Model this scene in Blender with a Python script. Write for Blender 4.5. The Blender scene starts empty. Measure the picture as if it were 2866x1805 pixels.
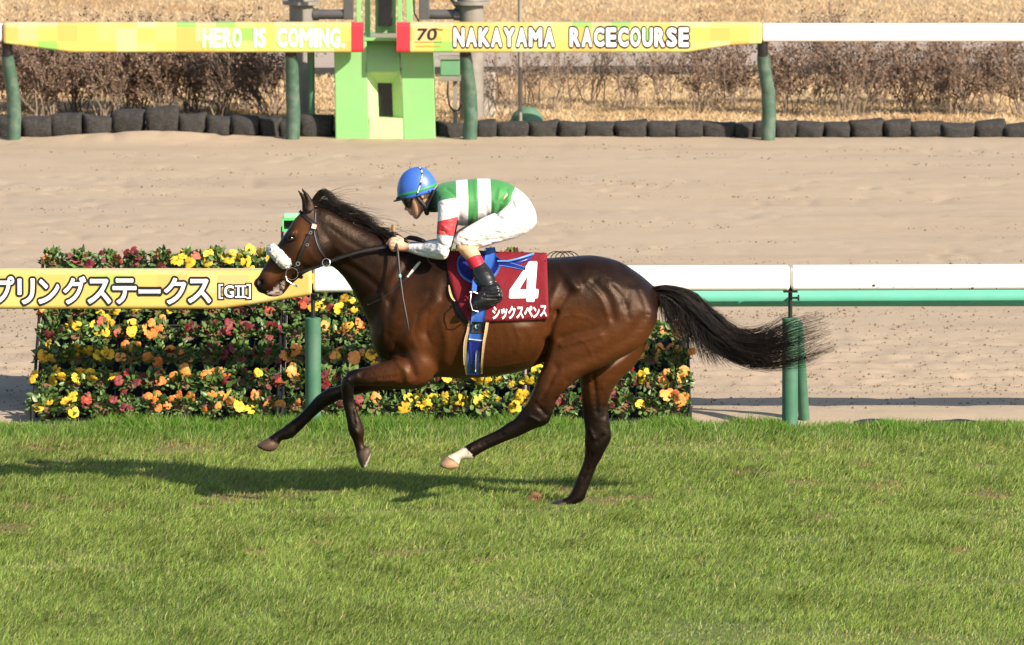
import bpy, bmesh, math, random
import numpy as np
from mathutils import Vector, Matrix
from mathutils.bvhtree import BVHTree

random.seed(7)
rng = np.random.default_rng(11)
R = math.radians

# ------------------------------------------------------------------ camera, sky, sun, exposure
scene = bpy.context.scene
COL = scene.collection
CAM_D, CAM_H, PITCH = 56.0, 6.42, R(5.87)      # metres in front of the near rail, height, downward pitch
FPX = 25078.0                                   # focal length in photo pixels (photo is 2866 x 1805)
cam_d = bpy.data.cameras.new('camera')
cam = bpy.data.objects.new('camera', cam_d)
COL.objects.link(cam)
cam.location = (0, -CAM_D, CAM_H)
cam.rotation_euler = (R(90) - PITCH, 0, 0)
cam_d.sensor_fit = 'HORIZONTAL'
cam_d.sensor_width = 36.0
cam_d.lens = FPX / 2866.0 * 36.0
cam_d.clip_start = 1.0
cam_d.clip_end = 6000.0
cam_d.dof.use_dof = True
cam_d.dof.focus_distance = 52.2
cam_d.dof.aperture_fstop = 11.5
scene.camera = cam

SUN_K, SUN_A = 1.2, 1.12                        # shadow run per metre of height: to the left, away from the camera
sun_dir = Vector((-SUN_K, SUN_A, -1.0)).normalized()
SUN_EL = math.asin(-sun_dir.z)
SUN_AZ = math.atan2(-sun_dir.x, -sun_dir.y)     # clockwise from +Y
world = bpy.data.worlds.new('World')
scene.world = world
world.use_nodes = True
wn = world.node_tree
wn.nodes.clear()
sky = wn.nodes.new('ShaderNodeTexSky')
sky.sky_type = 'NISHITA'
sky.sun_disc = False
sky.sun_elevation = SUN_EL
sky.sun_rotation = SUN_AZ
bg = wn.nodes.new('ShaderNodeBackground')
bg.inputs['Strength'].default_value = 0.10
wo = wn.nodes.new('ShaderNodeOutputWorld')
wn.links.new(sky.outputs[0], bg.inputs[0])
wn.links.new(bg.outputs[0], wo.inputs[0])
sd = bpy.data.lights.new('sun', 'SUN')
sd.energy = 5.0
sd.angle = R(0.53)
sd.color = (1.0, 0.885, 0.73)
sun = bpy.data.objects.new('sun', sd)
COL.objects.link(sun)
sun.rotation_euler = sun_dir.to_track_quat('-Z', 'Y').to_euler()
sun.location = (30, -30, 30)
scene.view_settings.view_transform = 'Standard'
scene.view_settings.look = 'None'
scene.view_settings.exposure = 0.85
scene.view_settings.gamma = 1.0
scene.view_settings.use_curve_mapping = False
scene.render.engine = 'CYCLES'
scene.cycles.max_bounces = 6
scene.cycles.transparent_max_bounces = 4
scene.cycles.caustics_reflective = False
scene.cycles.caustics_refractive = False

# ------------------------------------------------------------------ measuring helpers
CP, SP = math.cos(PITCH), math.sin(PITCH)
def W(u, v, Y):
    """world x, z where the line of sight through photo pixel (u, v) meets the upright plane y = Y"""
    du, dv = (u - 1433.0) / FPX, (v - 902.5) / FPX
    dy = CP - dv * SP
    dz = -SP - dv * CP
    t = (Y + CAM_D) / dy
    return du * t, CAM_H + dz * t
def W3(u, v, Y):
    x, z = W(u, v, Y)
    return Vector((x, Y, z))
def GY(v, z=0.0):
    """ground depth y seen at photo row v"""
    dv = (v - 902.5) / FPX
    dy, dz = CP - dv * SP, -SP - dv * CP
    return (z - CAM_H) / dz * dy - CAM_D
def UV(P):
    """photo pixel of world points (n,3)"""
    x, y, z = P[..., 0], P[..., 1] + CAM_D, P[..., 2] - CAM_H
    depth = y * CP - z * SP
    up = y * SP + z * CP
    return 1433.0 + FPX * x / depth, 902.5 - FPX * up / depth

# ------------------------------------------------------------------ object helpers
def tag(o, label=None, cat=None, group=None, kind=None):
    if label: o['label'] = label
    if cat: o['category'] = cat
    if group: o['group'] = group
    if kind: o['kind'] = kind
    return o
def empty(name, loc=(0, 0, 0), label=None, cat=None, group=None, parent=None):
    o = bpy.data.objects.new(name, None)
    o.empty_display_size = 0.1
    o.location = loc
    COL.objects.link(o)
    if parent: o.parent = parent
    return tag(o, label, cat, group)
def link_mesh(name, me, parent=None, loc=None, rot=None, scale=None):
    o = bpy.data.objects.new(name, me)
    COL.objects.link(o)
    if parent is not None:
        o.parent = parent
    if loc is not None: o.location = loc
    if rot is not None: o.rotation_euler = rot
    if scale is not None: o.scale = scale
    return o
def make_mesh(name, V, F, mat=None, smooth=True, cols=None, attrs=None):
    me = bpy.data.meshes.new(name)
    V = np.asarray(V, dtype=np.float32)
    if isinstance(F, np.ndarray):
        n, k = F.shape
        me.vertices.add(len(V)); me.vertices.foreach_set('co', V.ravel())
        me.loops.add(n * k); me.loops.foreach_set('vertex_index', F.astype(np.int32).ravel())
        me.polygons.add(n)
        me.polygons.foreach_set('loop_start', np.arange(0, n * k, k, dtype=np.int32))
        me.polygons.foreach_set('loop_total', np.full(n, k, dtype=np.int32))
        me.update(calc_edges=True)
    else:
        me.from_pydata(V.tolist(), [], [list(f) for f in F])
        me.update()
    if smooth and len(me.polygons):
        me.polygons.foreach_set('use_smooth', np.ones(len(me.polygons), dtype=bool))
    if cols is not None:
        a = me.attributes.new('col', 'FLOAT_COLOR', 'POINT')
        c = np.ones((len(V), 4), dtype=np.float32)
        c[:, :3] = cols
        a.data.foreach_set('color', c.ravel())
    for k_, arr in (attrs or {}).items():
        a = me.attributes.new(k_, 'FLOAT', 'POINT')
        a.data.foreach_set('value', np.asarray(arr, dtype=np.float32))
    if mat is not None:
        me.materials.append(mat)
    return me
def build(name, V, F, mat=None, parent=None, smooth=True, cols=None, attrs=None, off=None):
    """mesh object whose vertices are given in world space; 'off' = location of the parent"""
    V = np.asarray(V, dtype=np.float64)
    if parent is not None:
        p = parent
        while p is not None:
            V = V - np.array(p.location)
            p = p.parent
    return link_mesh(name, make_mesh(name, V, F, mat, smooth, cols, attrs), parent)

class MB:
    """collects simple solids into one mesh"""
    def __init__(s): s.V = []; s.F = []
    def add(s, V, F):
        b = len(s.V)
        s.V += [tuple(map(float, v)) for v in V]
        s.F += [tuple(b + i for i in f) for f in F]
        return s
    def box(s, x0, x1, y0, y1, z0, z1):
        V = [(x, y, z) for x in (x0, x1) for y in (y0, y1) for z in (z0, z1)]
        return s.add(V, [(0,1,3,2),(4,6,7,5),(0,4,5,1),(2,3,7,6),(0,2,6,4),(1,5,7,3)])
    def tube(s, pts, rad, n=8, cap=True):
        pts = [Vector(p) for p in pts]
        if not hasattr(rad, '__len__'): rad = [rad] * len(pts)
        V = []; F = []
        up = Vector((0, 0, 1))
        t0 = (pts[1] - pts[0]).normalized()
        if abs(t0.dot(up)) > 0.95: up = Vector((0, 1, 0))
        for i, p in enumerate(pts):
            t = (pts[min(i+1, len(pts)-1)] - pts[max(i-1, 0)]).normalized()
            a = t.cross(up)
            if a.length < 1e-4: a = t.cross(Vector((1, 0, 0)))
            a.normalize(); b = a.cross(t)
            up = b
            for k in range(n):
                an = 2 * math.pi * k / n
                V.append(p + a * math.cos(an) * rad[i] + b * math.sin(an) * rad[i])
        for i in range(len(pts) - 1):
            for k in range(n):
                F.append((i*n+k, i*n+(k+1) % n, (i+1)*n+(k+1) % n, (i+1)*n+k))
        if cap:
            F.append(tuple(range(n))[::-1]); F.append(tuple(range((len(pts)-1)*n, len(pts)*n)))
        return s.add(V, F)
    def prism(s, prof, p0, p1, ex, ez):
        """sweep 2-D profile (in axes ex, ez) from p0 to p1"""
        p0, p1, ex, ez = map(Vector, (p0, p1, ex, ez))
        n = len(prof)
        V = [p0 + ex*a + ez*b for a, b in prof] + [p1 + ex*a + ez*b for a, b in prof]
        F = [(k, (k+1) % n, n+(k+1) % n, n+k) for k in range(n)]
        F += [tuple(range(n))[::-1], tuple(range(n, 2*n))]
        return s.add(V, F)
    def build(s, name, mat, parent=None, smooth=False, bevel=None):
        o = build(name, np.array(s.V), s.F, mat, parent, smooth)
        if smooth: o.data.set_sharp_from_angle(angle=R(48))
        if bevel:
            m = o.modifiers.new('bevel', 'BEVEL'); m.width = bevel; m.segments = 2; m.limit_method = 'ANGLE'
        return o

# ------------------------------------------------------------------ materials
MATS = {}
def nt(name):
    m = bpy.data.materials.new(name); m.use_nodes = True
    t = m.node_tree; b = t.nodes['Principled BSDF']
    return m, t, b
def N(t, typ, **kw):
    n = t.nodes.new(typ)
    for k, v in kw.items():
        if k in n.inputs: n.inputs[k].default_value = v
        else: setattr(n, k, v)
    return n
def rgb(c): return (c[0], c[1], c[2], 1.0)
def mix(t, fac, a, b, typ='MIX'):
    m = N(t, 'ShaderNodeMix', data_type='RGBA', blend_type=typ)
    for s, v in ((0, fac), (6, a), (7, b)):
        if hasattr(v, 'is_output'): t.links.new(v, m.inputs[s])
        elif s == 0: m.inputs[0].default_value = v
        else: m.inputs[s].default_value = rgb(v)
    return m.outputs[2]
def ramp(t, val, stops, interp='LINEAR'):
    r = t.nodes.new('ShaderNodeValToRGB'); r.color_ramp.interpolation = interp
    e = r.color_ramp.elements
    while len(e) < len(stops): e.new(0.5)
    for i, (p, c) in enumerate(stops):
        e[i].position = p; e[i].color = rgb(c) if hasattr(c, '__len__') else (c, c, c, 1)
    t.links.new(val, r.inputs[0])
    return r.outputs[0]
def noise(t, scale, detail=4, rough=0.55, vec=None, mapping=None):
    n = N(t, 'ShaderNodeTexNoise', Scale=scale, Detail=detail, Roughness=rough)
    if vec is None:
        tc = t.nodes.new('ShaderNodeTexCoord'); vec = tc.outputs['Object']
    if mapping:
        mp = N(t, 'ShaderNodeMapping'); mp.inputs['Scale'].default_value = mapping
        t.links.new(vec, mp.inputs[0]); vec = mp.outputs[0]
    t.links.new(vec, n.inputs['Vector'])
    return n.outputs[0]
def bump(t, b, h, strength, dist=0.01):
    n = N(t, 'ShaderNodeBump', Strength=strength, Distance=dist)
    t.links.new(h, n.inputs['Height']); t.links.new(n.outputs[0], b.inputs['Normal'])
    return n
def plain(name, c, rough=0.5, metal=0.0, var=0.12, scale=30.0, bmp=0.1, bdist=0.004, spec=0.5, coat=0.0, sheen=0.0, dirt=None):
    if name in MATS: return MATS[name]
    m, t, b = nt(name)
    nz = noise(t, scale, 5, 0.6)
    d = [max(0, x * (1 - var)) for x in c]; l = [min(1, x * (1 + var)) for x in c]
    co = ramp(t, nz, [(0.3, d), (0.7, l)])
    if dirt:
        n2 = noise(t, dirt[1], 6, 0.65)
        co = mix(t, ramp(t, n2, [(0.45, 0.0), (0.75, dirt[2])]), co, dirt[0])
    t.links.new(co, b.inputs['Base Color'])
    b.inputs['Roughness'].default_value = rough
    b.inputs['Metallic'].default_value = metal
    b.inputs['Specular IOR Level'].default_value = spec
    b.inputs['Coat Weight'].default_value = coat
    b.inputs['Sheen Weight'].default_value = sheen
    if bmp: bump(t, b, nz, bmp, bdist)
    MATS[name] = m
    return m
def attr_col(t, name='col'):
    a = t.nodes.new('ShaderNodeAttribute'); a.attribute_name = name
    return a

# ------------------------------------------------------------------ numpy value noise
def vnoise(x, y, seed=0):
    xi, yi = np.floor(x).astype(np.int64), np.floor(y).astype(np.int64)
    xf, yf = x - xi, y - yi
    def h(a, b):
        n = (a * 374761393 + b * 668265263 + seed * 974634777) & 0xffffffff
        n = ((n ^ (n >> 13)) * 1274126177) & 0xffffffff
        return ((n ^ (n >> 16)) & 0xffff) / 65535.0
    sx, sy = xf*xf*(3-2*xf), yf*yf*(3-2*yf)
    return (h(xi, yi)*(1-sx) + h(xi+1, yi)*sx)*(1-sy) + (h(xi, yi+1)*(1-sx) + h(xi+1, yi+1)*sx)*sy
def fbm(x, y, oct=4, seed=0):
    s = np.zeros_like(x, dtype=float); a = 0.5; tot = 0
    for o in range(oct):
        s += a * vnoise(x * 2**o, y * 2**o, seed + o); tot += a; a *= 0.5
    return s / tot
def sstep(a, b, x):
    t = np.clip((x - a) / (b - a), 0, 1)
    return t*t*(3-2*t)

# ------------------------------------------------------------------ implicit-surface modelling (bodies grown as one continuous skin)
def catmull(P, n):
    P = np.asarray(P, float)
    Q = np.vstack([2*P[0]-P[1], P, 2*P[-1]-P[-2]])
    out = []
    for i in range(len(P)-1):
        p0, p1, p2, p3 = Q[i], Q[i+1], Q[i+2], Q[i+3]
        for t in np.linspace(0, 1, n, endpoint=False):
            out.append(0.5*((2*p1) + (-p0+p2)*t + (2*p0-5*p1+4*p2-p3)*t*t + (-p0+3*p1-3*p2+p3)*t**3))
    out.append(P[-1])
    return np.array(out)
class Field:
    def __init__(s, lo, hi, h):
        s.h = h; s.lo = np.array(lo, float)
        s.n = np.ceil((np.array(hi) - s.lo) / h).astype(int) + 1
        s.F = np.full(s.n, 0.5, dtype=np.float32)
        s.ax = [s.lo[i] + h*np.arange(s.n[i]) for i in range(3)]
    def _box(s, lo, hi):
        i0 = np.clip(np.floor((lo - s.lo)/s.h).astype(int), 0, s.n)
        i1 = np.clip(np.ceil((hi - s.lo)/s.h).astype(int)+1, 0, s.n)
        return tuple(slice(a, b) for a, b in zip(i0, i1))
    def _ell(s, sl, c, r, ang):
        X = s.ax[0][sl[0]][:, None, None] - c[0]
        Y = s.ax[1][sl[1]][None, :, None] - c[1]
        Z = s.ax[2][sl[2]][None, None, :] - c[2]
        ca, sa = math.cos(ang), math.sin(ang)
        A = (X*ca + Z*sa) ; B = (-X*sa + Z*ca)
        k0 = np.sqrt((A/r[0])**2 + (Y/r[1])**2 + (B/r[2])**2) + 1e-9
        k1 = np.sqrt((A/r[0]**2)**2 + (Y/r[1]**2)**2 + (B/r[2]**2)**2) + 1e-9
        return (k0*(k0-1.0)/k1).astype(np.float32)
    def group(s, ells, k=0.02, sub=False):
        """ells: (center, (r_along, r_y, r_across), angle in xz). hard-min among them, smooth union (or cut) with the field"""
        if not ells: return
        m = 0.06 + k
        lo = np.min([np.array(c) - max(r) - m for c, r, a in ells], axis=0)
        hi = np.max([np.array(c) + max(r) + m for c, r, a in ells], axis=0)
        g = s._box(lo, hi)
        G = np.full(tuple(x.stop-x.start for x in g), 0.5, dtype=np.float32)
        for c, r, a in ells:
            c = np.array(c)
            sl = s._box(c - max(r) - m, c + max(r) + m)
            if any(x.stop <= x.start for x in sl): continue
            loc = tuple(slice(x.start-y.start, x.stop-y.start) for x, y in zip(sl, g))
            np.minimum(G[loc], s._ell(sl, c, r, a), out=G[loc])
        F = s.F[g]
        if sub:
            G = -G
            hh = np.clip(0.5 - 0.5*(G-F)/k, 0, 1)
            s.F[g] = F*hh + G*(1-hh) + k*hh*(1-hh)
            return
        hh = np.clip(0.5 + 0.5*(F-G)/k, 0, 1)
        s.F[g] = F*(1-hh) + G*hh - k*hh*(1-hh)
    def ridge(s, pts, amp, sig, ymin=-9, ymax=9):
        """raise (amp>0) or groove (amp<0) the skin along a polyline given as world (x,z) points, for ymin<y<ymax"""
        P = catmull(pts, 5)
        lo = np.array([P[:,0].min()-3*sig, ymin, P[:,1].min()-3*sig]); hi = np.array([P[:,0].max()+3*sig, ymax, P[:,1].max()+3*sig])
        g = s._box(lo, hi)
        X = s.ax[0][g[0]][:, None]; Z = s.ax[2][g[2]][None, :]
        D = np.full((X.shape[0], Z.shape[1]), 9.0)
        for a, b in zip(P[:-1], P[1:]):
            d = b-a; L = d@d + 1e-12
            t = np.clip(((X-a[0])*d[0] + (Z-a[1])*d[1])/L, 0, 1)
            D = np.minimum(D, (X-a[0]-t*d[0])**2 + (Z-a[1]-t*d[1])**2)
        s.F[g] -= (amp*np.exp(-D/(sig*sig)))[:, None, :].astype(np.float32)
    def mesh(s, smooth=3):
        F, h = s.F, s.h
        nx, ny, nz = F.shape
        S = F < 0
        acc = np.zeros((nx-1, ny-1, nz-1, 3), dtype=np.float32); cnt = np.zeros((nx-1, ny-1, nz-1), dtype=np.float32)
        corners = [(i, j, k) for i in (0, 1) for j in (0, 1) for k in (0, 1)]
        tot = np.zeros((nx-1, ny-1, nz-1), dtype=np.int8)
        for i, j, k in corners: tot += S[i:nx-1+i, j:ny-1+j, k:nz-1+k]
        M = (tot > 0) & (tot < 8)
        I = np.argwhere(M)
        pos = np.zeros((len(I), 3)); c = np.zeros(len(I))
        for a in range(3):
            for o1 in (0, 1):
                for o2 in (0, 1):
                    p = np.zeros(3, int); b, d = [x for x in range(3) if x != a]
                    p[b], p[d] = o1, o2
                    q = p.copy(); q[a] = 1
                    f0 = F[tuple((I+p).T)]; f1 = F[tuple((I+q).T)]
                    x = (f0 < 0) != (f1 < 0)
                    t = np.where(x, f0/np.where(x, f0-f1, 1), 0)
                    e = np.tile(p.astype(float), (len(I), 1)); e[:, a] = t
                    pos[x] += e[x]; c[x] += 1
        V = s.lo + h*(I + pos/np.maximum(c, 1)[:, None])
        idx = -np.ones(M.shape, dtype=np.int32); idx[M] = np.arange(len(I))
        Q = []
        for a in range(3):
            b, d = [(1, 2), (2, 0), (0, 1)][a]
            sl0 = [slice(None)]*3; sl1 = [slice(None)]*3
            sl0[a] = slice(0, -1); sl1[a] = slice(1, None)
            x = S[tuple(sl0)] != S[tuple(sl1)]
            E = np.argwhere(x)
            ok = (E[:, b] > 0) & (E[:, d] > 0) & (E[:, b] < F.shape[b]-1) & (E[:, d] < F.shape[d]-1)
            E = E[ok]
            inside0 = S[tuple(E.T)]
            def cell(db, dd):
                G = E.copy(); G[:, b] -= db; G[:, d] -= dd
                return idx[tuple(G.T)]
            q = np.stack([cell(1, 1), cell(0, 1), cell(0, 0), cell(1, 0)], 1)
            q[~inside0] = q[~inside0][:, ::-1]
            Q.append(q)
        Q = np.vstack(Q)
        Ed = np.vstack([Q[:, [0, 1]], Q[:, [1, 2]], Q[:, [2, 3]], Q[:, [3, 0]]])
        deg = np.bincount(Ed.ravel(), minlength=len(V)).astype(float)[:, None]
        for it in range(smooth):
            for lam in (0.55, -0.50):
                sm = np.zeros_like(V)
                for k in range(3):
                    sm[:, k] = np.bincount(Ed[:, 0], V[Ed[:, 1], k], len(V)) + np.bincount(Ed[:, 1], V[Ed[:, 0], k], len(V))
                V = V + lam*(sm/deg - V)
        return V, Q
def slices(S, n=5, Y0=0.0, thin=0.42, wy=1.0):
    """S: rows (u1,v1,u2,v2,half_width_m,yc_m) across a limb, outline to outline in photo pixels -> ellipsoids of a tapering limb"""
    rows = []
    for u1, v1, u2, v2, w, yc in S:
        a = W(u1, v1, Y0+yc); b = W(u2, v2, Y0+yc)
        rows.append([*a, *b, w, yc])
    Rr = catmull(rows, n)
    C = (Rr[:, 0:2] + Rr[:, 2:4])/2
    out = []
    for i, r in enumerate(Rr):
        d = r[2:4]-r[0:2]; L = np.hypot(*d)/2
        ds = np.hypot(*(C[min(i+1, len(C)-1)] - C[max(i-1, 0)]))
        al = max(thin*min(L, r[4]*1.3), ds*0.9, 0.012)
        ang = math.atan2(d[1], d[0])
        out.append(((C[i][0], Y0+r[5], C[i][1]), (max(L, .006), r[4]*wy, al), ang))
    return out
def ell(u, v, ru, rv, deg, w, yc, Y0=0.0):
    x, z = W(u, v, Y0+yc)
    s = (Y0+CAM_D+yc)/FPX*1.006
    return ((x, Y0+yc, z), (ru*s, w, rv*s), R(-deg))
# ------------------------------------------------------------------ ground
def grid_mesh(name, xs, ys, zf, mat, smooth=True):
    X, Y = np.meshgrid(xs, ys, indexing='ij')
    Z = zf(X, Y)
    n, m = X.shape
    V = np.stack([X.ravel(), Y.ravel(), Z.ravel()], 1)
    i = (np.arange(n-1)[:, None]*m + np.arange(m-1)[None, :]).ravel()
    F = np.stack([i, i+m, i+m+1, i+1], 1)
    return build(name, V, F, mat, None, smooth)
m_far_ground, t, b = nt('far_field')
c1 = noise(t, .8, 6, .6)
t.links.new(ramp(t, c1, [(.3, (.30, .19, .09)), (.7, (.44, .29, .14))]), b.inputs['Base Color']); b.inputs['Roughness'].default_value = .95
bump(t, b, noise(t, 14, 5, .6), .6, .05)
o = build('ground', [(-1500, -1500, -.10), (1500, -1500, -.10), (1500, 2500, -.10), (-1500, 2500, -.10)], [(0, 1, 2, 3)], m_far_ground, None, False)
tag(o, kind='structure')

m_turf, t, b = nt('turf_soil')
c1 = noise(t, 3.0, 5, .6); c2 = noise(t, 60, 4, .7)
cc = mix(t, ramp(t, c2, [(.3, 0.0), (.75, 1.0)]), ramp(t, c1, [(.3, (.060, .092, .016)), (.7, (.105, .145, .028))]), (.11, .115, .032))
t.links.new(cc, b.inputs['Base Color']); b.inputs['Roughness'].default_value = .95
def turf_z(x, y): return .02*(fbm(x*.7+40, y*.5+90, 3, 2)-.5) + .012*(fbm(x*4+7, y*4+3, 2, 5)-.5)
o = grid_mesh('turf', np.concatenate([[-60, -20], np.arange(-6, 6.01, .07), [20, 60]]), np.concatenate([[-55, -25], np.arange(-14, .12, .07)]), turf_z, m_turf)
tag(o, kind='structure')

m_dirt, t, b = nt('track_sand')
c1 = noise(t, 1.1, 6, .62, mapping=(.35, 1.0, 1)); c2 = noise(t, 38, 5, .7); c3 = noise(t, .35, 3, .5, mapping=(.2, 1.6, 1))
cc = ramp(t, c1, [(.25, (.33, .253, .180)), (.5, (.395, .312, .228)), (.75, (.43, .338, .243))])
cc = mix(t, ramp(t, c2, [(.50, 0.0), (.85, .5)]), cc, (.26, .19, .125))
cc = mix(t, ramp(t, c3, [(.35, 0.0), (.7, .40)]), cc, (.47, .35, .225))
c4 = noise(t, 2.6, 5, .7, mapping=(.5, 2.2, 1)); cc = mix(t, ramp(t, c4, [(.60, 0.0), (.78, .35)]), cc, (.27, .205, .145))
t.links.new(cc, b.inputs['Base Color']); b.inputs['Roughness'].default_value = .92; b.inputs['Specular IOR Level'].default_value = .25
bump(t, b, noise(t, 120, 5, .75), .6, .012)
DZ = 0.04
def dirt_z(x, y):
    near = 1 - sstep(3.0, 7.5, y)
    z = DZ*(1-sstep(4, 15, y)) + .012*(fbm(x*.6+5, y*1.0+9, 3, 1)-.5) + .010*(fbm(x*3.2+3, y*5.0+1, 3, 4)-.5)
    z += .008*near*sstep(1.3, 1.9, y)*np.sin(y*13 + 2.5*fbm(x*.4, y*.6, 2, 41))
    pits = fbm(x*4.5+2, y*4.5+8, 2, 7)
    z -= (.006 + .008*near*sstep(1.4, 2.0, y))*sstep(.60, .78, pits)
    z -= .014*sstep(.62, .80, fbm(x*7.5+31, y*3.0+12, 2, 27))*sstep(.45, .6, fbm(x*.5+3, y*.8, 2, 29))
    z += .030*near*sstep(1.4, 2.2, y)*(fbm(x*13, y*11, 2, 17)-.5)
    rows = .5 + .5*np.sin(y*2.1 + 1.2*fbm(x*.15, y*.2, 2, 21)*6)
    z += .008*(1-near)*rows
    z += .07*np.exp(-((x+3.15)/.75)**2 - ((y-22.1)/.30)**2)
    return -.015 + (z+.015)*sstep(.06, .55, y)
ys = np.concatenate([np.arange(.02, 8, .04), np.arange(8, 22.6, .07)])
o = grid_mesh('dirt_track', np.concatenate([[-80, -25, -12], np.arange(-7.2, 7.21, .05), [12, 25, 80]]), ys, dirt_z, m_dirt)
tag(o, kind='structure')
# verge and service road beyond the far rail
m_verge, t, b = nt('dry_verge')
c1 = noise(t, 2.5, 6, .65); c2 = noise(t, 25, 4, .7)
cc = mix(t, ramp(t, c2, [(.4, 0.0), (.8, .7)]), ramp(t, c1, [(.3, (.38, .26, .14)), (.7, (.54, .39, .23))]), (.22, .14, .075))
t.links.new(cc, b.inputs['Base Color']); b.inputs['Roughness'].default_value = .95
bump(t, b, c2, .8, .04)
YB0, YB1 = 28.9, 34.6
xs_ = np.concatenate([[-80, -30], np.arange(-11, 11.01, .18), [30, 80]])
o = grid_mesh('verge', xs_, np.arange(22.4, YB0+.3, .18), lambda x, y: .045 + .07*(fbm(x*.8, y*.8, 3, 31)-.5), m_verge); tag(o, kind='structure')
m_road, t, b = nt('service_road')
c1 = noise(t, 1.2, 6, .6, mapping=(.3, 1, 1)); c2 = noise(t, 5, 5, .65, mapping=(.12, 1, 1))
cc = mix(t, ramp(t, c2, [(.55, 0.0), (.7, .55)]), ramp(t, c1, [(.3, (.33, .265, .21)), (.7, (.40, .325, .26))]), (.17, .14, .125))  # dark streaks put twig shadows into the road colour
t.links.new(cc, b.inputs['Base Color']); b.inputs['Roughness'].default_value = .9
bump(t, b, noise(t, 30, 4, .6), .4, .02)
o = grid_mesh('service_road', xs_, np.array([YB0+.2, YB0+2, YB1-1, YB1]), lambda x, y: 0*x + .03, m_road); tag(o, kind='structure')
o = grid_mesh('dry_slope', np.concatenate([[-200, -60], np.arange(-14, 14.01, .25), [60, 200]]), np.concatenate([np.arange(YB1-.1, 50, .25), [60, 90, 140]]),
              lambda x, y: .04 + .12*(fbm(x*.4, y*.4, 3, 33)-.5) + .012*np.maximum(y-YB1, 0), m_verge); tag(o, kind='structure')

# ------------------------------------------------------------------ rails
m_white = plain('white_rail', (.86, .85, .80), .32, var=.02, scale=6, bmp=.02, dirt=((.55, .47, .38), 3.0, .10))
m_teal = plain('teal_rail', (.105, .43, .315), .62, var=.05, scale=5, bmp=.03, dirt=((.30, .42, .34), 4.0, .25))
m_post = plain('green_post', (.044, .145, .082), .58, var=.12, scale=9, bmp=.06, dirt=((.17, .22, .17), 7.0, .35))
m_post_old = plain('weathered_green_post', (.045, .100, .064), .55, var=.18, scale=14, bmp=.1, dirt=((.22, .24, .20), 9.0, .55))
m_black = plain('black_metal', (.012, .012, .013), .4, var=.2, scale=40, bmp=.08)
m_rubber = plain('black_rubber', (.018, .018, .018), .6, var=.25, scale=40, bmp=.15)

def rounded(w, h, r, n=4):
    """rounded rectangle profile, centre 0"""
    P = []
    for cx, cy, a0 in ((w/2-r, h/2-r, 0), (-w/2+r, h/2-r, 90), (-w/2+r, -h/2+r, 180), (w/2-r, -h/2+r, 270)):
        for i in range(n+1):
            a = R(a0 + 90*i/n); P.append((cx+r*math.cos(a), cy+r*math.sin(a)))
    return P
def loft_x(name, st, mat, parent, r=.03, n=6, attrs=False):
    """st: stations (x, y_front, y_back, z_bottom, z_top): a rail or sleeve running along x"""
    V = []; F = []
    for x, ya, yb, za, zb in st:
        for p in rounded(yb-ya, zb-za, min(r, (zb-za)*.45), n):
            V.append((x, (ya+yb)/2+p[0], (za+zb)/2+p[1]))
    k = len(V)//len(st)
    for i in range(len(st)-1):
        for j in range(k): F.append((i*k+j, (i+1)*k+j, (i+1)*k+(j+1) % k, i*k+(j+1) % k))
    F.append(tuple(range(k))); F.append(tuple(range((len(st)-1)*k, len(st)*k))[::-1])
    return build(name, np.array(V), F, mat, parent, False)
def X(u, Y): return W(u, 800, Y)[0]
def Z(v, Y): return W(1433, v, Y)[1]

# near rail between turf and dirt
YN = -.075                                              # front face of the near rail
SL = .0035                                              # the rail line rises a little to the right
zt, zb = Z(747.5, YN), Z(816, YN)
def zr(x): return SL*(x-1.0)
xj = [X(875 + 1338*i, YN) for i in range(-3, 5)]
near = empty('rail_fence', (X(2213, 0), 0, 0), 'white running rail with teal lower rail and green posts edging the turf', 'fence')
for i in range(len(xj)-1):
    if i == 2: continue                                 # sleeved by the banner
    a, c = xj[i]+.004, xj[i+1]-.004
    e = .014
    st = [(a, YN+e, .075-e, zb+zr(a)+e, zt+zr(a)-e), (a+e, YN, .075, zb+zr(a), zt+zr(a)), (c-e, YN, .075, zb+zr(c), zt+zr(c)), (c, YN+e, .075-e, zb+zr(c)+e, zt+zr(c)-e)]
    loft_x('rail', st, m_white, near, .035)
x_a, x_c = xj[2], xj[3]
loft_x('rail', [(x_a+.02, YN+.02, .05, zb+.03, zt-.03), (x_c-.02, YN+.02, .05, zb+.03, zt-.03)], m_white, near, .03)
YT = .34
ta, tb_ = Z(861, YT), Z(808, YT)
for i in range(3, len(xj)-1):
    a, c = (xj[i]+.005 if i > 3 else X(1690, YT)), xj[i+1]+.005
    mb = MB(); zc_, rr = (ta+tb_)/2, (tb_-ta)/2
    mb.tube([(a+.003, YT+rr, zc_+zr(a)*.4), (c-.003, YT+rr, zc_+zr(c)*.4)], rr, 16)
    mb.build('lower_rail', m_teal, near, True)
pc = .0
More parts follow.
